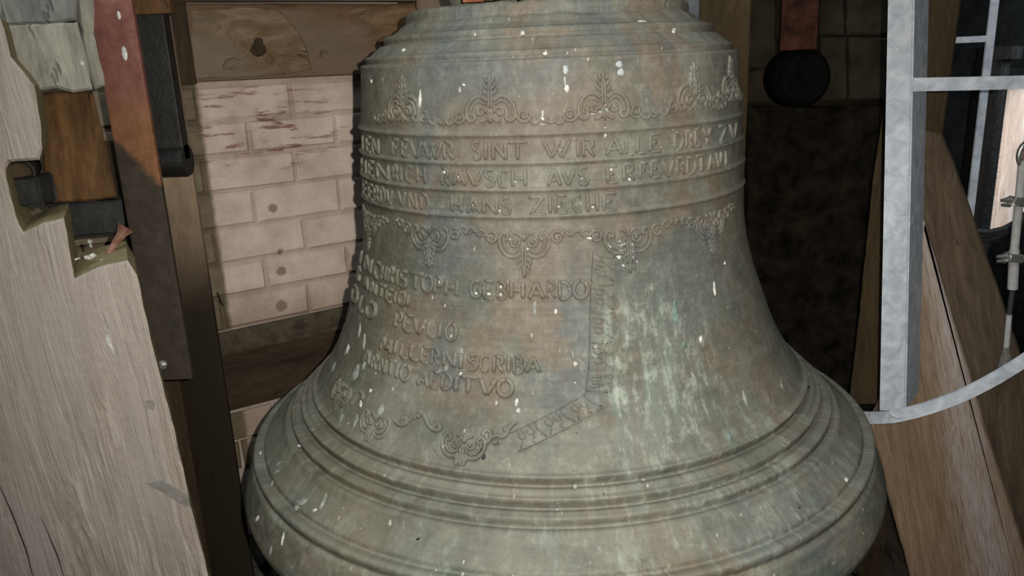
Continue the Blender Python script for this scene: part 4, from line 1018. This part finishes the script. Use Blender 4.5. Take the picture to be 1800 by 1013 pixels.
# far right: black bristled column, pale sunlit boards, cable, stay rod
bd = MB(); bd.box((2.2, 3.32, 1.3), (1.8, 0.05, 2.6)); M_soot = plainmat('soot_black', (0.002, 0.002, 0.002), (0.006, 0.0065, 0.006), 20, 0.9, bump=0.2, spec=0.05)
bwall = bd.build('wall_right', M_soot, None); bwall['kind'] = 'structure'
for i, (p0, p1) in enumerate(((1700, 1762), (1763, 1800), (1801, 1850), (1851, 1900))):
    x0, x1 = XatY(p0, 300, 3.2), XatY(p1, 300, 3.2); z0, z1 = ZatY(1780, 760, 3.2), ZatY(1780, 158, 3.2)
    mb = MB(); mb.box(((x0+x1)/2, 3.22+0.01*(i % 2), (z0+z1)/2), (x1-x0-.004, 0.03, z1-z0), None, 0.002, 0.004)
    mb.build('board', M_peach, bwall, frame=Matrix.Identity(3))
col = empty('bristle_column', at(1745, 420, 2.7)); tag(col, 'black bristly round column behind the thin galvanised upright', 'column')
cx = float((XatY(1712, 280, 2.7)+XatY(1768, 280, 2.7))/2); rr = float(XatY(1768, 280, 2.7)-XatY(1712, 280, 2.7))/2
zb_, zt_ = ZatY(1740, 470, 2.7), ZatY(1770, 104, 2.7)
mb = MB(); mb.tube([(cx, 2.7+rr, zb_), (cx, 2.7+rr, zt_)], rr, 24); mb.build('core', M_black, col)
mb = MB()
for i in range(900):
    a = rnd.uniform(math.pi*0.95, math.pi*2.05); z = rnd.uniform(zb_, zt_); p = Vector((cx+rr*math.cos(a), 2.7+rr+rr*math.sin(a), z))
    d = Vector((math.cos(a), math.sin(a), rnd.uniform(-.6, .2))).normalized(); s_ = d.cross(Vector((0, 0, 1)))*0.0012
    q = p+d*rnd.uniform(.008, .018); mb.add([p-s_, p+s_, q], [(0, 1, 2)])
o = mb.build('bristles', M_black, col); o['kind'] = 'stuff'
mb = MB(); mb.tube([(cx+.02, 2.7+rr, zt_), (cx+.02, 2.7+rr, zt_+.04)], rr*1.25, 24); mb.build('collar', M_black, col)
mb = MB(); mb.box((XatY(1700, 200, 2.9), 2.92, 1.6), (XatY(1742, 200, 2.9)-XatY(1655, 200, 2.9), 0.04, 2.2), None, 0, 0.003); tag(mb.build('dark_plank', M_soot), 'dark greenish plank behind the thin galvanised upright', 'plank')
mb = MB(); mb.box((XatY(1790, 40, 2.95), 3.02, ZatY(1780, 10, 2.95)), (0.7, 0.03, 0.42), None, 0, 0.004); tag(mb.build('shutter_board', M_soot), 'black board at the top right corner above pale boards', 'board')
drm = [(1714, 442), (1728, 426), (1760, 424), (1800, 396), (1860, 380), (1860, 690), (1810, 640), (1780, 618), (1760, 600), (1720, 560)]
block('black_drum', drm, 2.75, 0.2, M_soot, 'black shape low behind the stay rod at right edge', 'machine part', 0.003)
mb = MB()
for k_, dz in enumerate((0, .014, .028)):
    mb.tube([Vector(at(x, y, 2.45))+Vector((0, .01*k_, -dz)) for x, y in ((1700, 404), (1716, 407), (1740, 408), (1765, 402), (1785, 391), (1810, 370), (1850, 330))], .009, 8)
tag(mb.build('cable_bundle', M_cable, smooth=True), 'dark grey cable bundle curving past the pale boards', 'cable')
Ys = 2.05
rod = empty('stay_rod', at(1770, 625, Ys)); tag(rod, 'steel stay rod with clamps and pale sleeves at right edge', 'rod')
def seg(a, b, r, m, nm, n=12): mb = MB(); mb.tube([at(*a, Ys), at(*b, Ys)], r, n); return mb.build(nm, m, rod, smooth=False)
seg((1798, 282), (1783, 440), .0105, M_white, 'sleeve'); seg((1783, 440), (1780, 508), .0125, M_white, 'sleeve')
seg((1780, 508), (1774, 554), .0065, M_cable, 'dark_section'); seg((1774, 553), (1768, 622), .0075, M_white, 'sleeve')
mb = MB(); mb.tube([at(1769, 610, Ys), at(1766, 650, Ys)], [.008, .02], 10); mb.build('cone', M_greyscar, rod)
mb = MB(); cpt = Vector(at(1806, 272, Ys)); mb.tube([cpt+Vector((math.cos(a)*.022, 0, math.sin(a)*.032)) for a in [i*2*math.pi/16 for i in range(17)]], .007, 8); mb.build('eye', M_steel, rod, smooth=True)
for (x, y) in ((1790, 354), (1782, 453)):
    cm = Vector(at(x, y, Ys-.012)); mb = MB()
    mb.box(cm, (.040, .03, .022), Matrix.Rotation(.15, 3, 'Y'), .001, .004)
    mb.tube([cm+Vector((-.045, 0, .004)), cm+Vector((-.02, 0, .006))], [.004, .009], 8); mb.tube([cm+Vector((-.042, 0, -.008)), cm+Vector((-.02, 0, -.008))], [.004, .007], 8)
    mb.tube([cm+Vector((.018, -.012, 0)), cm+Vector((.034, -.012, .002))], .008, 6)
    mb.build('clamp', M_steel, rod)
